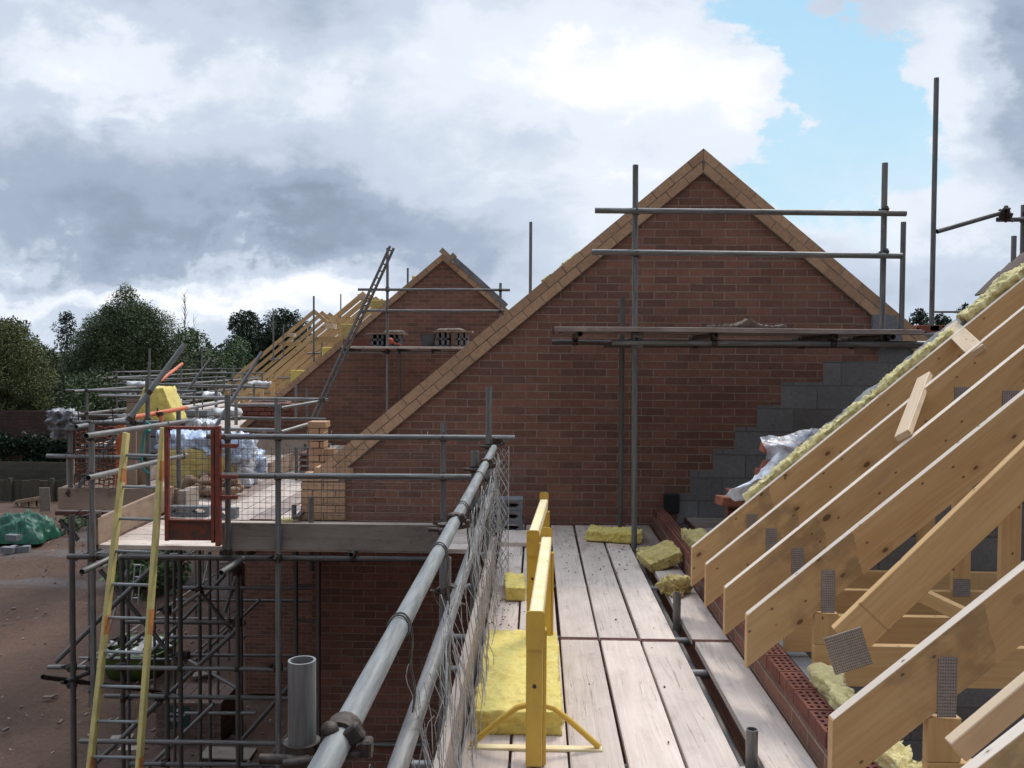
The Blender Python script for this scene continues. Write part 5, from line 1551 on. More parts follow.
# ------------------------------------------------------------------ yellow ladder
LYt, LYb = 7.42, 6.78
tl, tr = at(126.5, 433, LYt), at(163.5, 428, LYt-.05)
bl, brr = at(90, 768, LYb), at(139, 768, LYb)
lt = thing('ladder', 'yellow builders ladder with steel rungs rising to the red gate', 'ladder', ((bl.x+brr.x)/2, 6.0, GZ))
def ext(a_, b_, zz): return a_ + (b_-a_)*((zz-a_.z)/(b_.z-a_.z))
bl2, br2 = ext(tl, bl, GZ+.02), ext(tr, brr, GZ+.02)
for a_, b_ in ((tl, bl2), (tr, br2)):
    mb = MB(); mb.bar(b_, a_, .036, .072, Y_, bev=.005); st_ = build(mb, 'stile', M['yellow_frp'], lt)
    for f in (.13, .36, .60):
        pass
    for px in ((.105), (.46), (.78), (.93)):
        c_ = a_.lerp(b_, px*.56 if True else px); d_ = (b_-a_).normalized()
        mb = MB(); mb.frame_box(c_+V((.0135,-.002,0)), d_, X_, d_.cross(X_), random.uniform(.08,.2), .0115, .074); build(mb, 'paint_patch', M['orange_rust'], st_)
nr = 22
L0 = (bl2-tl).length
k = 0
for k in range(22):
    # first rung seen at y=454, next ones about 31 px below each other
    s_ = .185 + k*.262
    f = s_/L0
    if f > .98: break
    a_, b_ = tl.lerp(bl2, f), tr.lerp(br2, f); b_.z = a_.z
    mb = MB(); mb.tube(a_+V((.018,0,0)), b_-V((.018,0,0)), .0125, 10, False); build(mb, 'rung', M['tube_bright'], lt)
# chain
mb = MB(); a_, b_ = at(104, 566, 7.15), at(121, 554, 7.25)
for i in range(12):
    c_ = a_.lerp(b_, i/11)+V((0,0,-.03*math.sin(PI*i/11))); ax_ = (b_-a_).normalized(); s_ = V((0,0,1)) if i % 2 else Y_
    mb.path([c_+ax_*math.cos(t_*PI/4)*.016+s_*math.sin(t_*PI/4)*.009 for t_ in range(8)], .003, 5, closed=True)
solo(mb, 'chain', M['wire'], 'steel chain tying the ladder to the scaffold', 'chain')

# ------------------------------------------------------------------ materials stored on the left deck
DK = .002
p, q = atz(176, 484, DK), atz(232, 486, DK)
cx_ = (p.x+q.x)/2
a_ = at(172, 448, 10.6); b_ = at(233, 486, 10.6)
solo(lumpy(((at(172,460,10.6).x+at(226,460,10.6).x)/2, 10.75, .26), *rot(.05), 1.0 if 0 else at(226,460,10.6).x-at(168,460,10.6).x, .55, .44, .05, .03, 51), 'insulation_pack', M['wool_old'], 'stack of yellow insulation rolls behind the red gate', 'insulation')
ZT = at(190, 446, 10.6).z
solo(lumpy((at(200,440,10.6).x, 10.8, ZT-.02), *rot(.02, 0, .06), at(232,440,10.6).x-at(150,440,10.6).x, .55, .26, .028, .055, 53, 0, True), 'wrapped_pack', M['film_blue'], 'blue and white plastic wrapped pack on top of the yellow rolls', 'pack')
solo(lumpy((at(239,460,10.9).x, 11.0, .28), *rot(.1), .24, .4, .54, .028, .05, 57, 0, True), 'plastic_sack', M['film_white'], 'upright white plastic sack right of the gate post', 'sack')
solo(lumpy((at(252,464,11.3).x, 11.3, .22), *rot(.4, .3), .24, .28, .26, .022, .055, 61, 0, True), 'plastic_sack', M['film_blue'], 'small crumpled blue plastic sack beside the white one', 'sack')
p = at(197, 426, 13); solo(lumpy((p.x, 13, p.z-.05), *rot(.1), .55, .4, .22, .03, .05, 63, 0, True), 'plastic_sack', M['film_white'], 'white sack with yellow end beyond the gate top', 'sack')
p = at(194, 436, 12.0); solo(lumpy((p.x, 12.1, p.z-.05), *rot(.1), .35, .3, .3, .05, .03, 65), 'insulation_pack', M['wool'], 'bright yellow pack showing over the gate top rail', 'insulation')
p, q = at(140, 416, 12.5), at(186, 384, 12.5)
poly = [at(137, 418, 12.5), at(184, 418, 12.5), at(170, 392, 12.5), at(160, 386, 12.5), at(148, 392, 12.5)]
mb = lumpy((at(160, 403, 12.7).x, 12.7, at(160, 404, 12.7).z), *rot(.08), .62, .5, .48, .04, .02, 67)
mb.v = [(x + (x-at(160,403,12.7).x)*(-.75*max(0,(z-at(160,404,12.7).z+.24)/.48))*.8 + .0, y, z) for x, y, z in mb.v]
solo(mb, 'insulation_pack', M['wool'], 'peaked heap of bright yellow insulation beyond the orange tube', 'insulation')
# lower packs carry the heap: pallet-like stack underneath
p = at(160, 430, 12.7); mb = MB(); zt = at(160, 419, 12.7).z
for zz in range(3): mb.box(p.x-.45, p.x+.45, 12.4, 13.0, .005+zz*(zt/3), (zz+1)*(zt/3)-.01, .01)
solo(mb, 'block_stack', M['block'], 'grey block stack carrying the peaked yellow heap', 'blocks')
# sandbags / broken stone
rb_ = thing('rubble_heap', 'heap of tan broken stone at the foot of the yellow rolls', 'rubble', atz(212, 500, 0))
mb = MB(); rs = random.Random(3)
for i in range(38):
    p = atz(rs.uniform(184, 238), rs.uniform(494, 500), 0); mb.ellipsoid((p.x, p.y+rs.uniform(-.1,.2), .03+rs.random()*.17), rs.uniform(.05,.1), rs.uniform(.05,.09), rs.uniform(.035,.06), 8, 6, .5, rs.random())
build(mb, 'stones', M['sand_bag'], rb_, kind='stuff')
p = atz(202, 516, 0); hollow_block((p.x-.12, p.y, .003), .05, L=.40, H=.10, D=.1, label='hollow grey block lying behind the gate bottom', group='loose hollow blocks on the cross deck')
p = atz(230, 516, 0); hollow_block((p.x+.0, p.y-.1, .003), -.08, L=.22, H=.10, D=.1, holes=1, label='half hidden hollow grey block by the gate post', group='loose hollow blocks on the cross deck')
# metal crate of bricks
cr = thing('brick_crate', 'dark steel crate of bricks in front of the buff pier', 'crate', atz(308, 472, 0))
c0 = at(296, 447, 11.5); c1 = at(320, 447, 11.5); zt = c0.z
for xx in (c0.x, (c0.x+c1.x)/2, c1.x):
    for yy in (11.5, 11.95):
        mb = MB(); mb.box(xx-.018, xx+.018, yy, yy+.03, .005, zt); build(mb, 'upright', M['tube_dark'], cr)
for k in range(6):
    z = .03+k*(zt-.05)/5
    mb = MB(); mb.box(c0.x, c1.x, 11.49, 11.50, z, z+.018); mb.box(c1.x-.01, c1.x+.002, 11.5, 11.95, z, z+.018); build(mb, 'slat', M['tube'], cr)
mb = MB(); bricks_block(mb, c0.x+.03, c1.x-.03, 11.55, 11.9, .01, zt-.08, seed=33); build(mb, 'bricks', M['redbrick'], cr)
# stub uprights through the deck
for px, py0, py1, Y in ((294, 505, 518, 8.6), (311, 497, 523, 7.9)):
    vpole(s5, px, py0, Y, -.3, 'tube_dark')
mb = MB(); mb.bar(at(296, 518, 8.3), at(308, 508, 9.2), .05, .03); solo(mb, 'timber_offcut', M['coupler'], 'dark timber strip on the deck by the stub poles', 'timber')
p = atz(288, 523, 0); solo(lumpy((p.x, p.y+.05, .02), *rot(.3), .16, .08, .03, .02, .01, 71), 'insulation_offcut', M['wool_pale'], 'tiny pale wool scrap on the cross deck', 'insulation')
# wrapped bundle on the outer pole
p = at(63, 421, 9.2); solo(lumpy((p.x, 9.2, p.z), *rot(.2), .22, .2, .17, .016, .045, 73, 0, True), 'polythene_bundle', M['bundle'], 'crumpled polythene bundle tied to the outermost pole', 'plastic bundle')
p = at(60, 431, 9.2); solo(lumpy((p.x, 9.2, p.z), *rot(.5), .12, .1, .16, .016, .035, 75, 0, True), 'polythene_bundle', M['bundle'], 'tail of polythene hanging below the outer rail', 'plastic bundle')

# ------------------------------------------------------------------ scaffolds of the farther houses
def run_scaffold(label, xo, xi, y0, y1, mat, seed, top=1.05):
    rs = random.Random(seed); sc_ = Scaffold(label, ((xo+xi)/2, y0, GZ), mat)
    n = int((y1-y0)/2.1)
    for i in range(n+1):
        y = y0 + (y1-y0)*i/n
        sc_.tube('standard', (xo, y, GZ), (xo+rs.uniform(-.03,.03), y, top+rs.uniform(-.1,.9 if i % 2 else .25)), n=8)
        sc_.tube('standard', (xi, y, GZ), (xi, y, rs.uniform(-.2,.6)), n=8)
        for z in (-.07, -2.05, -4.0):
            sc_.tube('transom', (xo-rs.uniform(.1,.4), y+.05, z), (xi+.15, y+.05, z), n=8)
        if i < n and i % 2 == 0: sc_.tube('brace', (xo, y, GZ+.3), (xo, y+2.1, -2.0), n=8); sc_.tube('brace', (xo, y, -2), (xo, y+2.1, -.1), n=8)
    for z in (.95, .5, -.12, -2.1, -4.05):
        sc_.tube('ledger' if z < 0 else 'guardrail', (xo-.05, y0-.4, z+rs.uniform(-.03,.03)), (xo-.05, y1+.4, z+rs.uniform(-.03,.03)), n=8)
        if z < .9: sc_.tube('ledger', (xi+.05, y0-.3, z), (xi+.05, y1+.3, z), n=8)
    for z in (.95, .5):
        for y in (y0, y1): sc_.tube('guardrail', (xo-.4, y, z), (xi+.3, y, z), n=8)
    return sc_
run_scaffold('scaffold along the front of the second house beyond the yellow rolls', -8.2, -6.5, 16.2, 26.5, 'tube', 4)
run_scaffold('scaffold along the front of the third house', -11.6, -10.0, 24.5, 33, 'tube', 5)
run_scaffold('farthest scaffold running by the fourth house', -15.6, -14.0, 33.5, 43, 'tube_dark', 6)
s6 = Scaffold('cross scaffold closing the far end of the left deck', (-5, 13.5, GZ), 'tube')
for (k_, x0, y0, x1, y1, Y, Y1, mt_) in (('guardrail', 99, 396, 328, 399.5, 13.4, 13.4, 'tube'), ('guardrail', 118, 417, 240, 419, 14.2, 14.2, 'tube'), ('guardrail', 232, 405, 279, 405, 12.8, 12.8, 'tube'), ('guardrail', 232, 418, 326, 419.5, 12.9, 12.9, 'tube_dark'),
        ('guardrail', 180, 428.5, 275, 430, 11.9, 11.9, 'tube'), ('brace', 281, 408, 322, 401, 12.6, 13.3, 'tube'), ('brace', 281, 432, 308, 424, 12.0, 12.6, 'tube'), ('guardrail', 123, 381.5, 172, 385, 19, 19, 'tube'), ('guardrail', 123, 387.5, 268, 387, 21, 21, 'tube_dark'),
        ('guardrail', 165, 379.5, 226, 377, 23, 23, 'tube'), ('guardrail', 165, 384, 232, 386, 18, 18, 'tube'), ('guardrail', 122, 392, 150, 391.5, 20, 20, 'tube'), ('guardrail', 225, 385, 268, 388, 19, 19, 'tube'), ('guardrail', 140, 404, 190, 403.5, 16, 16, 'tube'), ('guardrail', 200, 372.5, 232, 373, 27, 27, 'tube')):
    prail(s6, k_, x0, y0, x1, y1, Y, Y1, mt_, n=10)
for px, py0, py1, Y in ((276, 398, 425, 12.5), (236, 402, 425, 12.6), (216, 390, 425, 14.5), (197, 405, 432, 13), (133, 380, 402, 19), (128, 393, 420, 17), (181, 366, 400, 22), (138, 381, 395, 20), (155, 390, 400, 18), (254, 384, 405, 18), (262, 374, 386, 22), (208, 384, 397, 24), (296, 385, 420, 15.2), (307, 388, 420, 15.2), (216, 377, 390, 22), (174, 385, 404, 17),
                        (177, 386, 404, 17.3), (224, 380, 392, 20), (196, 376, 388, 24), (243, 372, 384, 22)):
    vpole(s6, px, py0, Y, 0, pyb=py1)
s6.clamp(at(278, 408, 12.5), (0,0,1), (0,1,0), 1.6); s6.clamp(at(322, 400, 13.3), sc=1.5)
# lone poles rising behind the roofs
s7 = Scaffold('slender poles standing among the far roof trusses', (-6, 26, GZ), 'tube')
for px, py0, Y, py1 in ((273.3, 311, 30, 362), (283.5, 326, 33, 361), (313.8, 296, 23, 362), (340.8, 294, 34, 330), (407.8, 268, 22, 300), (322, 343, 23, 362), (233.7, 365, 32, 385), (530.8, 222, 13.5, 300)):
    vpole(s7, px, py0, Y, 0, pyb=py1)
prail(s7, 'transom', 270, 360, 281, 359, 30); prail(s7, 'transom', 307, 353.5, 323, 353, 23)
# white plastic scraps on the far decks
for (px, py, Y, wd, lb) in ((259, 384, 20, .5, 'white plastic scrap on the far scaffold by the farthest roof foot'), (228, 412, 14.2, .4, 'white bag folded on the cross scaffold rail'), (137, 384, 18.5, .35, 'white scrap on the outermost far scaffold'), (168, 403, 15.5, .4, 'white rag lying beyond the yellow heap'), (212, 395, 16.5, .3, 'small white rag under the far oblique tube')):
    p = at(px, py, Y); solo(lumpy(p, *rot(.3), wd, .3, .09, .05, .05, px), 'plastic_scrap', M['white_scrap'], lb, 'plastic scrap')
for (x0, x1, y0, y1, Y, mt_, lb) in ((183, 208, 410, 428, 13.6, 'block', 'low stack of grey blocks behind the white sack'), (240, 296, 403, 420, 15.8, 'redbrick', 'stack of red bricks stored at the second house front'), (125, 150, 396, 416, 16.5, 'toe_warm', 'brown boards stacked on the far left deck'), (252, 288, 398, 403, 16.2, 'board', 'pale boards lying along the far cross scaffold')):
    a_, b_ = at(x0, y0, Y), at(x1, y1, Y); mb = MB()
    if mt_ in ('redbrick',): bricks_block(mb, a_.x, b_.x, Y, Y+.3, b_.z, a_.z, seed=px)
    else:
        hgt = (a_.z-b_.z)/3
        for zz in range(3): mb.box(a_.x+random.uniform(0,.05), b_.x-random.uniform(0,.05), Y, Y+.3, b_.z+zz*hgt, b_.z+(zz+1)*hgt-.01, .004)
    solo(mb, 'material_stack', M[mt_], lb, 'stack')
# far decks as boards
for j, (xo, xi, y0, y1, nm_) in enumerate(((-8.15, -6.5, 16.3, 26.4, 'second'), (-11.5, -10.0, 24.6, 33, 'third'))):
    x = xo; k = 0
    while x < xi-.1:
        board(x, x+.225, y0, y1, -.03, '%s lane of boards on the scaffold of the %s house' % (cnt[k], nm_), 'board', group='board lanes of the far scaffolds', sag=False, band=False); x += .24; k += 1

# ------------------------------------------------------------------ things on the ground to the left
def gpt(px, py): return atz(px, py, GZ)
g = gpt(20, 544); gy = g.y
tb = thing('tarpaulin', 'crumpled green tarpaulin thrown over a heap by the fence', 'tarpaulin', g)
cx_ = at(46, 530, gy).x-1.38; 
mb = MB(); nu, nv = 90, 60; vs = []
for i in range(nu+1):
    for j in range(nv+1):
        uu = i/nu*2-1; v_ = j/nv*2-1
        h = .84*max(0, 1-abs(uu)**2.6)**.6*max(0, 1-abs(v_)**2.4)**.55
        h += (.22*mnoise.noise(V((uu*3, v_*3, 4))) - .30*abs(mnoise.noise(V((uu*3.2+v_, v_*2.4, 2)))) - .16*abs(mnoise.noise(V((uu*7, v_*6+uu*3, 12)))) + .1)*min(1, h*2)
        rr = 1+.15*mnoise.noise(V((uu*2, v_*2, 9)))
        vs.append((cx_+uu*1.15*rr, gy+.8+v_*.9*rr, GZ+.02+max(0, h)))
fs = [(i*(nv+1)+j, i*(nv+1)+j+1, (i+1)*(nv+1)+j+1, (i+1)*(nv+1)+j) for i in range(nu) for j in range(nv)]
mb.add(vs, fs, None, True); build(mb, 'sheet', M['green_tarp'], tb)
for k, (px, py) in enumerate(((14, 551), (22, 550), (18, 545), (28, 550))):
    g = gpt(px, py+1); mb = MB(); z = GZ+.02+(.22 if k == 2 else 0); mb.frame_box(V((g.x, g.y-.3, z+.11)), *rot(random.uniform(-.3,.3)), .44, .22, .21, .01)
    solo(mb, 'concrete_block', M['block'], '%s grey block on the soil in front of the green tarpaulin' % ['left','middle','upper','right'][k], 'concrete block', group='grey blocks by the tarpaulin')
# leaning crate frame and panel by the fence
FYY = 39.0
def onf(px, py, Y): return at(px, py, Y)
cf = thing('wooden_crate', 'pale open wooden crate frame standing by the fence', 'crate', (at(30, 520, 37.5).x, 37.5, GZ))
A, B, C_, D = at(16, 502, 37.5), at(47, 497, 37.5), at(47.5, 525, 37.5), at(16.5, 525, 37.5)
C_.z = GZ+.02; D.z = GZ+.02
for p, q in ((A, B), (B, C_), (A, D)):
    mb = MB(); mb.bar(p, q, .14, .14, Y_); build(mb, 'rail', M['toe_warm'], cf)
for k in range(1, 4):
    f = k/4; mb = MB(); mb.bar(A.lerp(B, f)+V((0,.1,0)), D.lerp(C_, f)+V((0,.1,0)), .4, .05, Y_); build(mb, 'slat', M['pine_pale'], cf)
p = at(45, 506, 36.5); mb = MB(); mb.frame_box(V((p.x, 36.5, GZ+.5)), *rot(.2, .1), .40, .05, 1.0); solo(mb, 'grey_panel', M['toeboard'], 'pale upright panel leaning beside the tarpaulin', 'panel')

# garden fence, wall
fn = thing('garden_fence', 'weathered vertical board fence at the edge of the site', 'fence', (-24, FYY, GZ))
x = -46; rs = random.Random(2); k = 0; mb = MB(); pb_ = MB()
zf = at(20, 480, FYY).z
while x < -6:
    w_ = rs.uniform(.13, .17); mb.box(x, x+w_, FYY+rs.uniform(-.01,.01), FYY+.03, GZ, zf+rs.uniform(-.04,.04), long=2, rnd=rs.random()); x += w_+.012
    k += 1
build(mb, 'fence_panel', M['oldwood'], fn)
x = -46; n_ = 0
while x < -6:
    mb = MB(); mb.box(x-.07, x+.07, FYY-.16, FYY-.02, GZ, zf+.1, long=2); build(mb, 'post', M['oldwood'], fn); x += 1.9
f2 = thing('garden_fence', 'horizontal rail fence on the bank above the board fence', 'fence', (-24, FYY+2, GZ))
za, zb_ = at(20, 480, FYY+2).z, at(20, 466, FYY+2).z
z = za
while z < zb_:
    mb = MB(); mb.box(-48, -6, FYY+2, FYY+2.04, z, z+.20); build(mb, 'rail', M['oldwood'], f2); z += .215
mb = MB(); mb.box(-48, -6, FYY+.3, FYY+2.2, GZ-.1, za-.02); build(mb, 'bank_edging', M['oldwood'], f2)
mb = MB(); mb.box(-52, -13, 44.5, 44.8, GZ, at(20, 411, 44.5).z); solo(mb, 'brick_wall', M['garden_brick'], 'old red brick wall behind the garden fence', 'wall')

# green bin and brick pack under the scaffold
g = gpt(146, 684)
ct = thing('rubble_tub', 'green plastic tub heaped with white plaster scraps under the scaffold', 'tub', g)
w_ = at(176, 670, g.y).x-at(106, 670, g.y).x
mb = MB(); R0 = w_/2
prof = [(.78, .02), (.92, .30), (1.0, .52), (1.04, .56), (1.0, .58), (.94, .50)]
vs = []; n_ = 28
for (rr, z) in prof:
    for i in range(n_):
        a_ = 2*PI*i/n_; k_ = 1/(abs(math.cos(a_))**4+abs(math.sin(a_))**4)**.25
        vs.append((g.x-.45+R0*rr*k_*math.cos(a_)*.95, g.y+.7+.7*rr*k_*math.sin(a_), GZ+z*.95))
fs = [(j*n_+i, j*n_+(i+1) % n_, (j+1)*n_+(i+1) % n_, (j+1)*n_+i) for j in range(len(prof)-1) for i in range(n_)] + [tuple(range(n_))]
mb.add(vs, fs, None, True); build(mb, 'tub', M['green_tub'], ct)
mb = MB(); rs = random.Random(5)
for i in range(34):
    mb.frame_box(V((g.x-.45+rs.uniform(-.8,.8)*R0, g.y+.7+rs.uniform(-.5,.5), GZ+.52+rs.uniform(-.05,.12))), *rot(rs.uniform(0,3), rs.uniform(-.6,.6), rs.uniform(-.6,.6)), rs.uniform(.1,.4), rs.uniform(.08,.3), .03)
build(mb, 'plaster_scraps', M['white_scrap'], ct)
g = gpt(150, 620); mb = lumpy((g.x+.2, g.y, GZ+.7), *rot(.2), 2.6, 1.2, 1.3, .15, .25, 77)
solo(mb, 'garden_bush', M['leaf_bright'], 'low green mound beyond the scaffold poles', 'bush') if 0 else None
M['packbrick'] = basic('dusty_packed_brick', (.16,.10,.08), (.11,.075,.06), .9, nscale=20, rvar=.2)
bpk = thing('brick_pack', 'strapped brick pack with a dark green maker card', 'brick pack', gpt(190, 742))
g0, g1_ = gpt(156, 742), gpt(222, 742); yk = g0.y
zt = at(190, 703, yk).z
mb = MB(); bricks_block(mb, g0.x, g1_.x, yk, yk+.9, GZ+.02, zt, seed=8); mb.box(g0.x+.01, g1_.x-.01, yk+.01, yk+.9, GZ+.01, zt-.01, rnd=.2)
build(mb, 'bricks', M['packbrick'], bpk)
a_, b_ = at(166, 706, yk-.02), at(189, 727, yk-.02)
mb = MB(); mb.box(a_.x, b_.x, yk-.012, yk-.004, b_.z, a_.z); cd_ = build(mb, 'card', M['sign_green'], bpk)
def text(s_, size, loc, parent, mat, name='lettering'):
    cu = bpy.data.curves.new('tmp', 'FONT'); cu.body = s_; cu.size = size; cu.extrude = .002; cu.align_x = 'LEFT'
    o = bpy.data.objects.new('tmp', cu); COL.objects.link(o)
    dg = bpy.context.evaluated_depsgraph_get(); me = bpy.data.meshes.new_from_object(o.evaluated_get(dg))
    bpy.data.objects.remove(o)
    off = rootloc(parent); R = Matrix.Rotation(PI/2, 4, 'X')
    me.transform(Matrix.Translation(V(loc)-off) @ R)
    me.materials.clear(); me.materials.append(mat)
    m_ = bpy.data.objects.new(name, me); COL.objects.link(m_); m_.parent = parent
    return m_
hh = a_.z-b_.z
text('Wienerberger', hh*.17, (a_.x+.03, yk-.016, b_.z+hh*.56), cd_, M['sign_white'])
text('TERCA', hh*.22, (a_.x+.04, yk-.016, b_.z+hh*.26), cd_, M['sign_white'])
mb = MB(); cc = V((a_.x+(b_.x-a_.x)*.43, yk-.016, b_.z+hh*.74)); mb.prism([cc, cc+V((.05,0,0))*1, cc+V((.025,0,.06))], V((0,.002,0))); build(mb, 'emblem', M['sign_white'], cd_)
for j, (px, py, wd, lb) in enumerate(((122, 741, .5, 'light curled scrap of board on the soil by the ladder'), (206, 690, .35, 'grey scrap lying on the brick pack'), (130, 752, .5, 'pale sheet scrap lying under the lowest tubes'), (48, 700, .25, 'flat pale stone slab out on the bare soil'), (228, 757, 1.2, 'weathered board lying under the scaffold'), (205, 676, .7, 'grey cement bag end under the scaffold'), (137, 620, .3, 'pale brick lying beyond the ladder'))):
    g = gpt(px, py); mb = MB(); mb.frame_box(g+V((0,0,.06)), *rot(random.uniform(-.6,.6), .08), wd*.7, wd*.3, .03, .004); solo(mb, 'board_scrap', M['toeboard' if j != 3 else 'mortar'], lb, 'scrap')
# cage trolley in the distance
tg = thing('wire_trolley', 'leaning tall wire trolley standing on the soil behind the ladder', 'trolley', gpt(138, 606))
gg = gpt(138, 606); ya = gg.y
for px0, py0, px1, py1 in ((135, 565, 132, 600), (141, 564, 138, 604), (135, 565, 141, 565), (134, 577, 140, 577), (133, 586, 139, 586), (132, 598, 138, 598)):
    mb = MB(); mb.tube(at(px0, py0, ya), at(px1, py1, ya), .02, 6, False); build(mb, 'bar', M['wire'], tg)

# small distant house
hy = 78.0
dh = thing('cottage', 'small grey slate roofed house among the far trees', 'house', at(207, 376, hy))
a_, b_ = at(205, 369, hy), at(221, 385, hy)
mb = MB(); mb.box(a_.x, b_.x, hy, hy+4, b_.z-4, a_.z); build(mb, 'wall', M['render'], dh)
r0, r1, r2_, r3 = at(203, 369, hy-.4), at(223, 369, hy-.4), at(217, 357, hy+2), at(209, 356.5, hy+2)
r0b, r1b = r0+V((0,5,0)), r1+V((0,5,0))
mb = MB(); mb.add([r0, r1, r2_, r3, r1b, r0b], [(0,1,2,3), (1,4,2), (4,5,3,2), (5,0,3), (0,5,4,1)]); build(mb, 'roof', M['slate'], dh)
for x0, x1 in ((207, 211), (214, 219)):
    p, q = at(x0, 371.5, hy-.05), at(x1, 378, hy-.05); mb = MB(); mb.box(p.x-.08, q.x+.08, hy-.10, hy-.02, q.z-.08, p.z+.08); wf = build(mb, 'window', M['white_frame'], dh)
    mb = MB(); mb.box(p.x, q.x, hy-.13, hy-.11, q.z, p.z); build(mb, 'pane', M['glass'], wf)
r_ = thing('far_house', 'distant roof and chimney peeping over the farthest trusses', 'house', at(259, 360, 75))
mb = MB(); a_, b_ = at(257.5, 346, 75), at(261, 360, 75); mb.box(a_.x, b_.x, 75, 75.5, b_.z, a_.z); build(mb, 'chimney', M['redbrick'], r_)
mb = MB(); p = at(246, 362, 75); q = at(275, 362, 75); s_ = at(252, 354, 77); u_ = at(270, 354, 77); mb.add([p, q, u_, s_, p+V((0,5,0)), q+V((0,5,0))], [(0,1,2,3), (3,2,5,4), (0,3,4), (1,5,2), (0,4,5,1)]); build(mb, 'roof', M['slate'], r_)

# ------------------------------------------------------------------ trees
RNG = np.random.default_rng(11)
def leaves(centers, n_per, leaf, name, mat, parent=None, hollow=.45, kind=None, base=(0,0,0), flat=.8):
    """centers: list of (x,y,z,rx,ry,rz): clump of leaf faces through each ellipsoid, denser at its shell"""
    Vs, R = [], []
    for (cx, cy, cz, rx, ry, rz) in centers:
        n = max(6, int(n_per*(rx*ry*rz)**(2/3)))
        d = RNG.normal(size=(n, 3)); d /= np.linalg.norm(d, axis=1)[:, None]
        rad = hollow + (1-hollow)*RNG.random(n)**.6
        rad *= 1+.12*RNG.normal(size=n)
        c = np.array([cx, cy, cz]) + d*rad[:, None]*np.array([rx, ry, rz])
        a = RNG.normal(size=(n, 3)); a /= np.linalg.norm(a, axis=1)[:, None]
        b = np.cross(a, RNG.normal(size=(n, 3))); b /= np.linalg.norm(b, axis=1)[:, None]
        s = leaf*(.6+.8*RNG.random(n))[:, None]
        q = np.stack([c-a*s-b*s*.12, c-b*s*flat*.6, c+a*s, c+b*s*flat*.6], 1)
        Vs.append(q.reshape(-1, 3)); rr = RNG.random(n)*.8+.2*RNG.random(); R.append(np.repeat(rr, 4))
    vv = np.concatenate(Vs); n = len(vv)//4
    return np_mesh(name, vv, np.arange(n*4).reshape(n, 4), mat, parent, base, np.concatenate(R), kind)

def tree(label, base, h, w, mat, lobes=26, leaf=.16, dens=260, crown0=.2, seed=1, shape='round', name='tree', lobe=.3, group=None, depth=.8, cat='tree', spire=None):
    rs = random.Random(seed); base = V(base)
    t_ = thing(name, label, cat, base, group)
    cs = []; limbs = MB()
    limbs.tube(base, base+V((0,0,h*.35)), w*.035, 9, False, r2=w*.022)
    top = base+V((0,0,h*.35)); limbs.tube(top, base+V((w*.02,0,h*.82)), w*.022, 7, False, r2=w*.006)
    for i in range(lobes):
        f = (i+.5)/lobes
        z = crown0+(1-crown0)*(f**.62)
        if shape == 'round': r = math.sqrt(max(.03, 1-((z-crown0-.36*(1-crown0))/(.66*(1-crown0)))**2))
        elif shape == 'cone': r = max(.10, 1.0-((z-crown0)/(1-crown0))**1.3)*1.0
        elif shape == 'dome': r = math.sqrt(max(.03, 1-(max(0, z-.52)/.50)**2))
        else: r = .9
        a = i*2.4+rs.uniform(-.5,.5); rr = r*rs.uniform(.35, .95)
        lr = lobe*w*.5*rs.uniform(.5, 1.2)*(.55+.45*r)
        c = base + V((math.cos(a)*rr*w*.5*.8, math.sin(a)*rr*w*.5*depth, z*h-lr*.5))
        cs.append((c.x, c.y, c.z, lr, lr, lr*.8))
        if i % 2 == 0:
            s0 = base+V((0,0,h*min(.8, max(.2, z-.25)))); limbs.tube(s0, c, w*.010, 5, False, r2=w*.003)
    build(limbs, 'trunk', M['bark'], t_)
    if spire: cs += [(base.x+rs.uniform(-.3,.3)+w*spire[0], base.y, base.z+h*(1+.02*k), w*(.10-.02*k), w*.08, w*.07) for k in range(4)]
    leaves(cs, dens, leaf, 'crown', M[mat], t_)
    return t_
def tree_px(label, pxl, pxr, ptop, D, mat, pbase=None, **k):
    xl, xr = at(pxl, 380, D).x, at(pxr, 380, D).x
    zt = at((pxl+pxr)/2, ptop, D).z
    return tree(label, ((xl+xr)/2, D, GZ), zt-GZ, xr-xl, mat, **k)
tree_px('big mid green bushy tree rising above the left scaffold', 50, 206, 303, 52, 'leaf_mid', spire=(0,), lobes=150, leaf=.055, dens=1150, crown0=.12, seed=3, shape='dome', lobe=.27, depth=.5)
tree_px('olive green rounded tree at the left edge of the view', -48, 60, 320, 46, 'leaf_olive', lobes=90, leaf=.05, dens=1300, crown0=.10, seed=4, shape='dome', lobe=.36, depth=.5)
tree_px('dark tree standing behind the olive one at the left edge', -30, 52, 318, 62, 'leaf_dark', lobes=40, leaf=.12, dens=320, crown0=.3, seed=5, shape='dome', lobe=.36)
tree_px('dark pine with a small tufted top left of the big bushy tree', 50, 84, 311, 66, 'leaf_dark', lobes=22, leaf=.09, dens=420, crown0=.66, seed=6, shape='dome', lobe=.42, name='pine_tree')
tree_px('loose darker tree filling in right of the big bushy tree', 150, 226, 328, 60, 'leaf_mid', lobes=60, leaf=.10, dens=420, crown0=.08, seed=7, shape='dome', lobe=.36)
tree_px('broad dark oak behind the farthest open roof, left crown', 212, 282, 311, 72, 'leaf_dark', lobes=50, leaf=.11, dens=420, crown0=.3, seed=8, shape='dome', lobe=.36, name='oak_tree')
tree_px('broad dark oak directly behind the farthest trusses, right crown', 246, 326, 309, 74, 'leaf_dark', lobes=50, leaf=.11, dens=420, crown0=.3, seed=9, shape='dome', lobe=.34, name='oak_tree')
tree_px('small fresh green tree in front of the dark oaks', 214, 262, 335, 55, 'leaf_bright', lobes=50, leaf=.08, dens=520, crown0=.15, seed=10, shape='dome', lobe=.30)
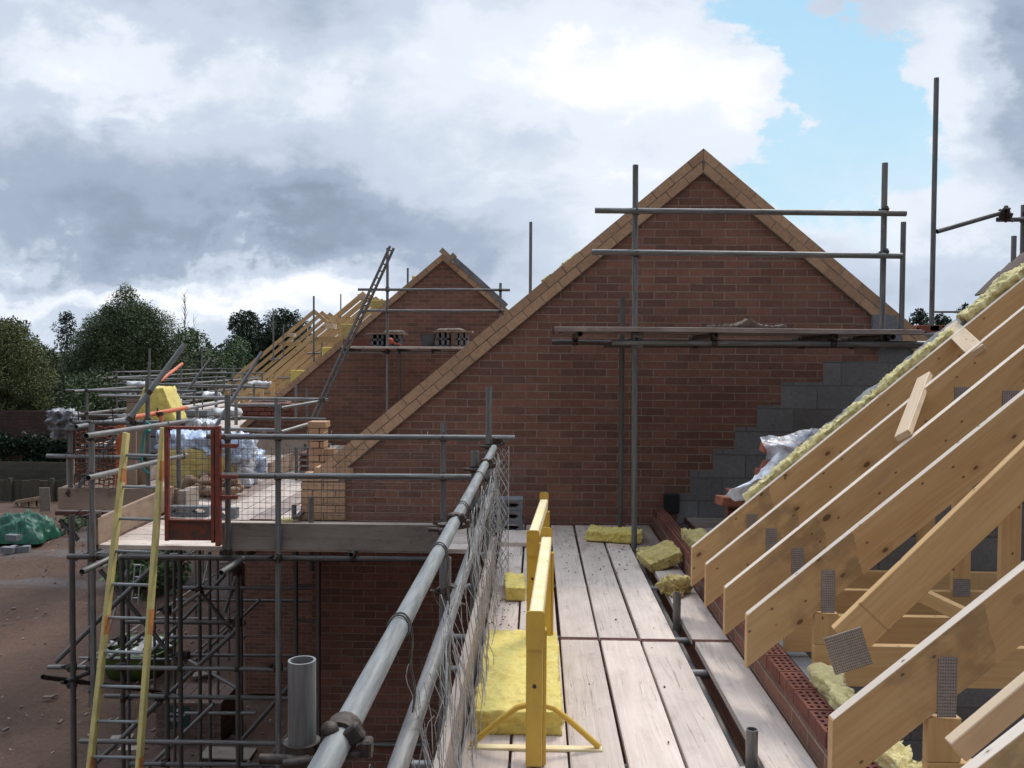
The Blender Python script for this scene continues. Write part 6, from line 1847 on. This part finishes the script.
tree_px('low dark bushes at the foot of the big bushy tree', 20, 170, 372, 49, 'leaf_mid', lobes=90, leaf=.08, dens=420, crown0=.05, seed=12, shape='dome', lobe=.4, name='bush', cat='bush')
tree_px('dark hedge mass between the trees and the far scaffolds', 104, 280, 352, 64, 'leaf_mid', lobes=110, leaf=.10, dens=330, crown0=.03, seed=13, shape='dome', lobe=.3, name='hedge', cat='hedge')
# bare tree
bt_ = thing('bare_tree', 'thin leafless tree showing against the clouds between big tree and oak', 'tree', (at(185, 340, 64).x, 64, GZ))
mb = MB(); rs = random.Random(4); b0 = V((at(185, 340, 64).x, 64, GZ)); tz = at(185, 293, 64).z
mb.tube(b0, (b0.x, 64, tz), .10, 6, False, r2=.012)
for i in range(26):
    z = at(185, 340-i*1.7, 64).z; a_ = rs.uniform(0, 6.28); L = rs.uniform(.3, 1.0)*(1-i/34)
    p = V((b0.x, 64, z)); q = p+V((math.cos(a_)*L*.45, math.sin(a_)*L*.4, L)); mb.tube(p, q, .022, 4, False, r2=.006)
    mb.tube(p.lerp(q,.5), p.lerp(q,.5)+V((rs.uniform(-.3,.3), 0, .45)), .012, 4, False, r2=.005)
b1 = at(194, 345, 64)
mb.tube((b1.x, 64, b1.z-2), (b1.x, 64, at(194, 314, 64).z), .03, 4, False, r2=.008)
for i in range(8): p = V((b1.x, 64, at(194, 342-i*3, 64).z)); mb.tube(p, p+V((rs.uniform(-.35,.35), 0, .5)), .012, 4, False, r2=.005)
build(mb, 'trunk', M['bark'], bt_)
# right trees
tr_ = ['left', 'second', 'third', 'fourth']
for i, (a_, b_, tp_) in enumerate(((882, 918, 317), (900, 938, 309), (918, 962, 314), (946, 982, 304))):
    tree_px('%s dark tree on the horizon beyond the right verge' % ['first','second','third','fourth'][i], a_, b_, tp_, 95, 'leaf_dark', lobes=34, leaf=.16, dens=260, crown0=.3, seed=20+i, shape='dome', lobe=.40, group='distant trees right of the gable')
for i, (a_, b_, tp_) in enumerate(((960, 1010, 330), (1000, 1060, 318))):
    tree_px('%s dark tree hidden low behind the right roof' % ['left','right'][i], a_, b_, tp_, 100, 'leaf_dark', lobes=20, leaf=.25, dens=120, crown0=.2, seed=30+i, lobe=.45, group='distant trees right of the gable')
# ivy on the wall
cs = []; rs = random.Random(6)
for i in range(90):
    px = rs.uniform(-12, 72); py = 441+rs.uniform(-4, 4) + (rs.random()*27 if px > 28 else rs.random()**2*12)
    p = at(px, py, 43.6); cs.append((p.x, 43.6, p.z, rs.uniform(.3,.7), .3, rs.uniform(.25,.45)))
iv = leaves(cs, 420, .10, 'ivy', M['leaf_ivy'], None, base=(at(30,440,43.6).x, 43.6, GZ)); props(iv, 'dark ivy spilling over the old brick wall', 'ivy')
cs = []
for i in range(16):
    p = gpt(76+rs.uniform(-9, 9), 530+rs.uniform(-6,6)); cs.append((p.x, p.y, GZ+.25, .4, .4, .4))
wd_ = leaves(cs, 160, .09, 'weeds', M['leaf_mid'], None, base=(cs[0][0], cs[0][1], GZ), kind='stuff'); wd_['label'] = 'green weeds growing at the foot of the outer scaffold'
cs = []
for i in range(9):
    p = gpt(140+rs.uniform(-16, 22), 588+rs.uniform(-7,7)); cs.append((p.x, p.y, GZ+.5, .8, .8, .75))
bu = leaves(cs, 200, .12, 'bush', M['leaf_bright'], None, base=(cs[0][0], cs[0][1], GZ)); props(bu, 'low green bush seen through the scaffold behind the ladder', 'bush')
# far woodland closing the horizon
cs = []
for i in range(420):
    a_ = rs.uniform(-1.25, 1.25); d_ = rs.uniform(130, 240); x = math.sin(a_)*d_*1.3; y = math.cos(a_)*d_
    cs.append((x, y, GZ+rs.uniform(1, 5.2), rs.uniform(5,9), rs.uniform(4,7), rs.uniform(2.5,4.5)))
wl = leaves(cs, 16, .75, 'woodland', M['leaf_dark'], None, kind='stuff'); wl['label'] = 'distant dark woodland along the horizon'

couple_all()
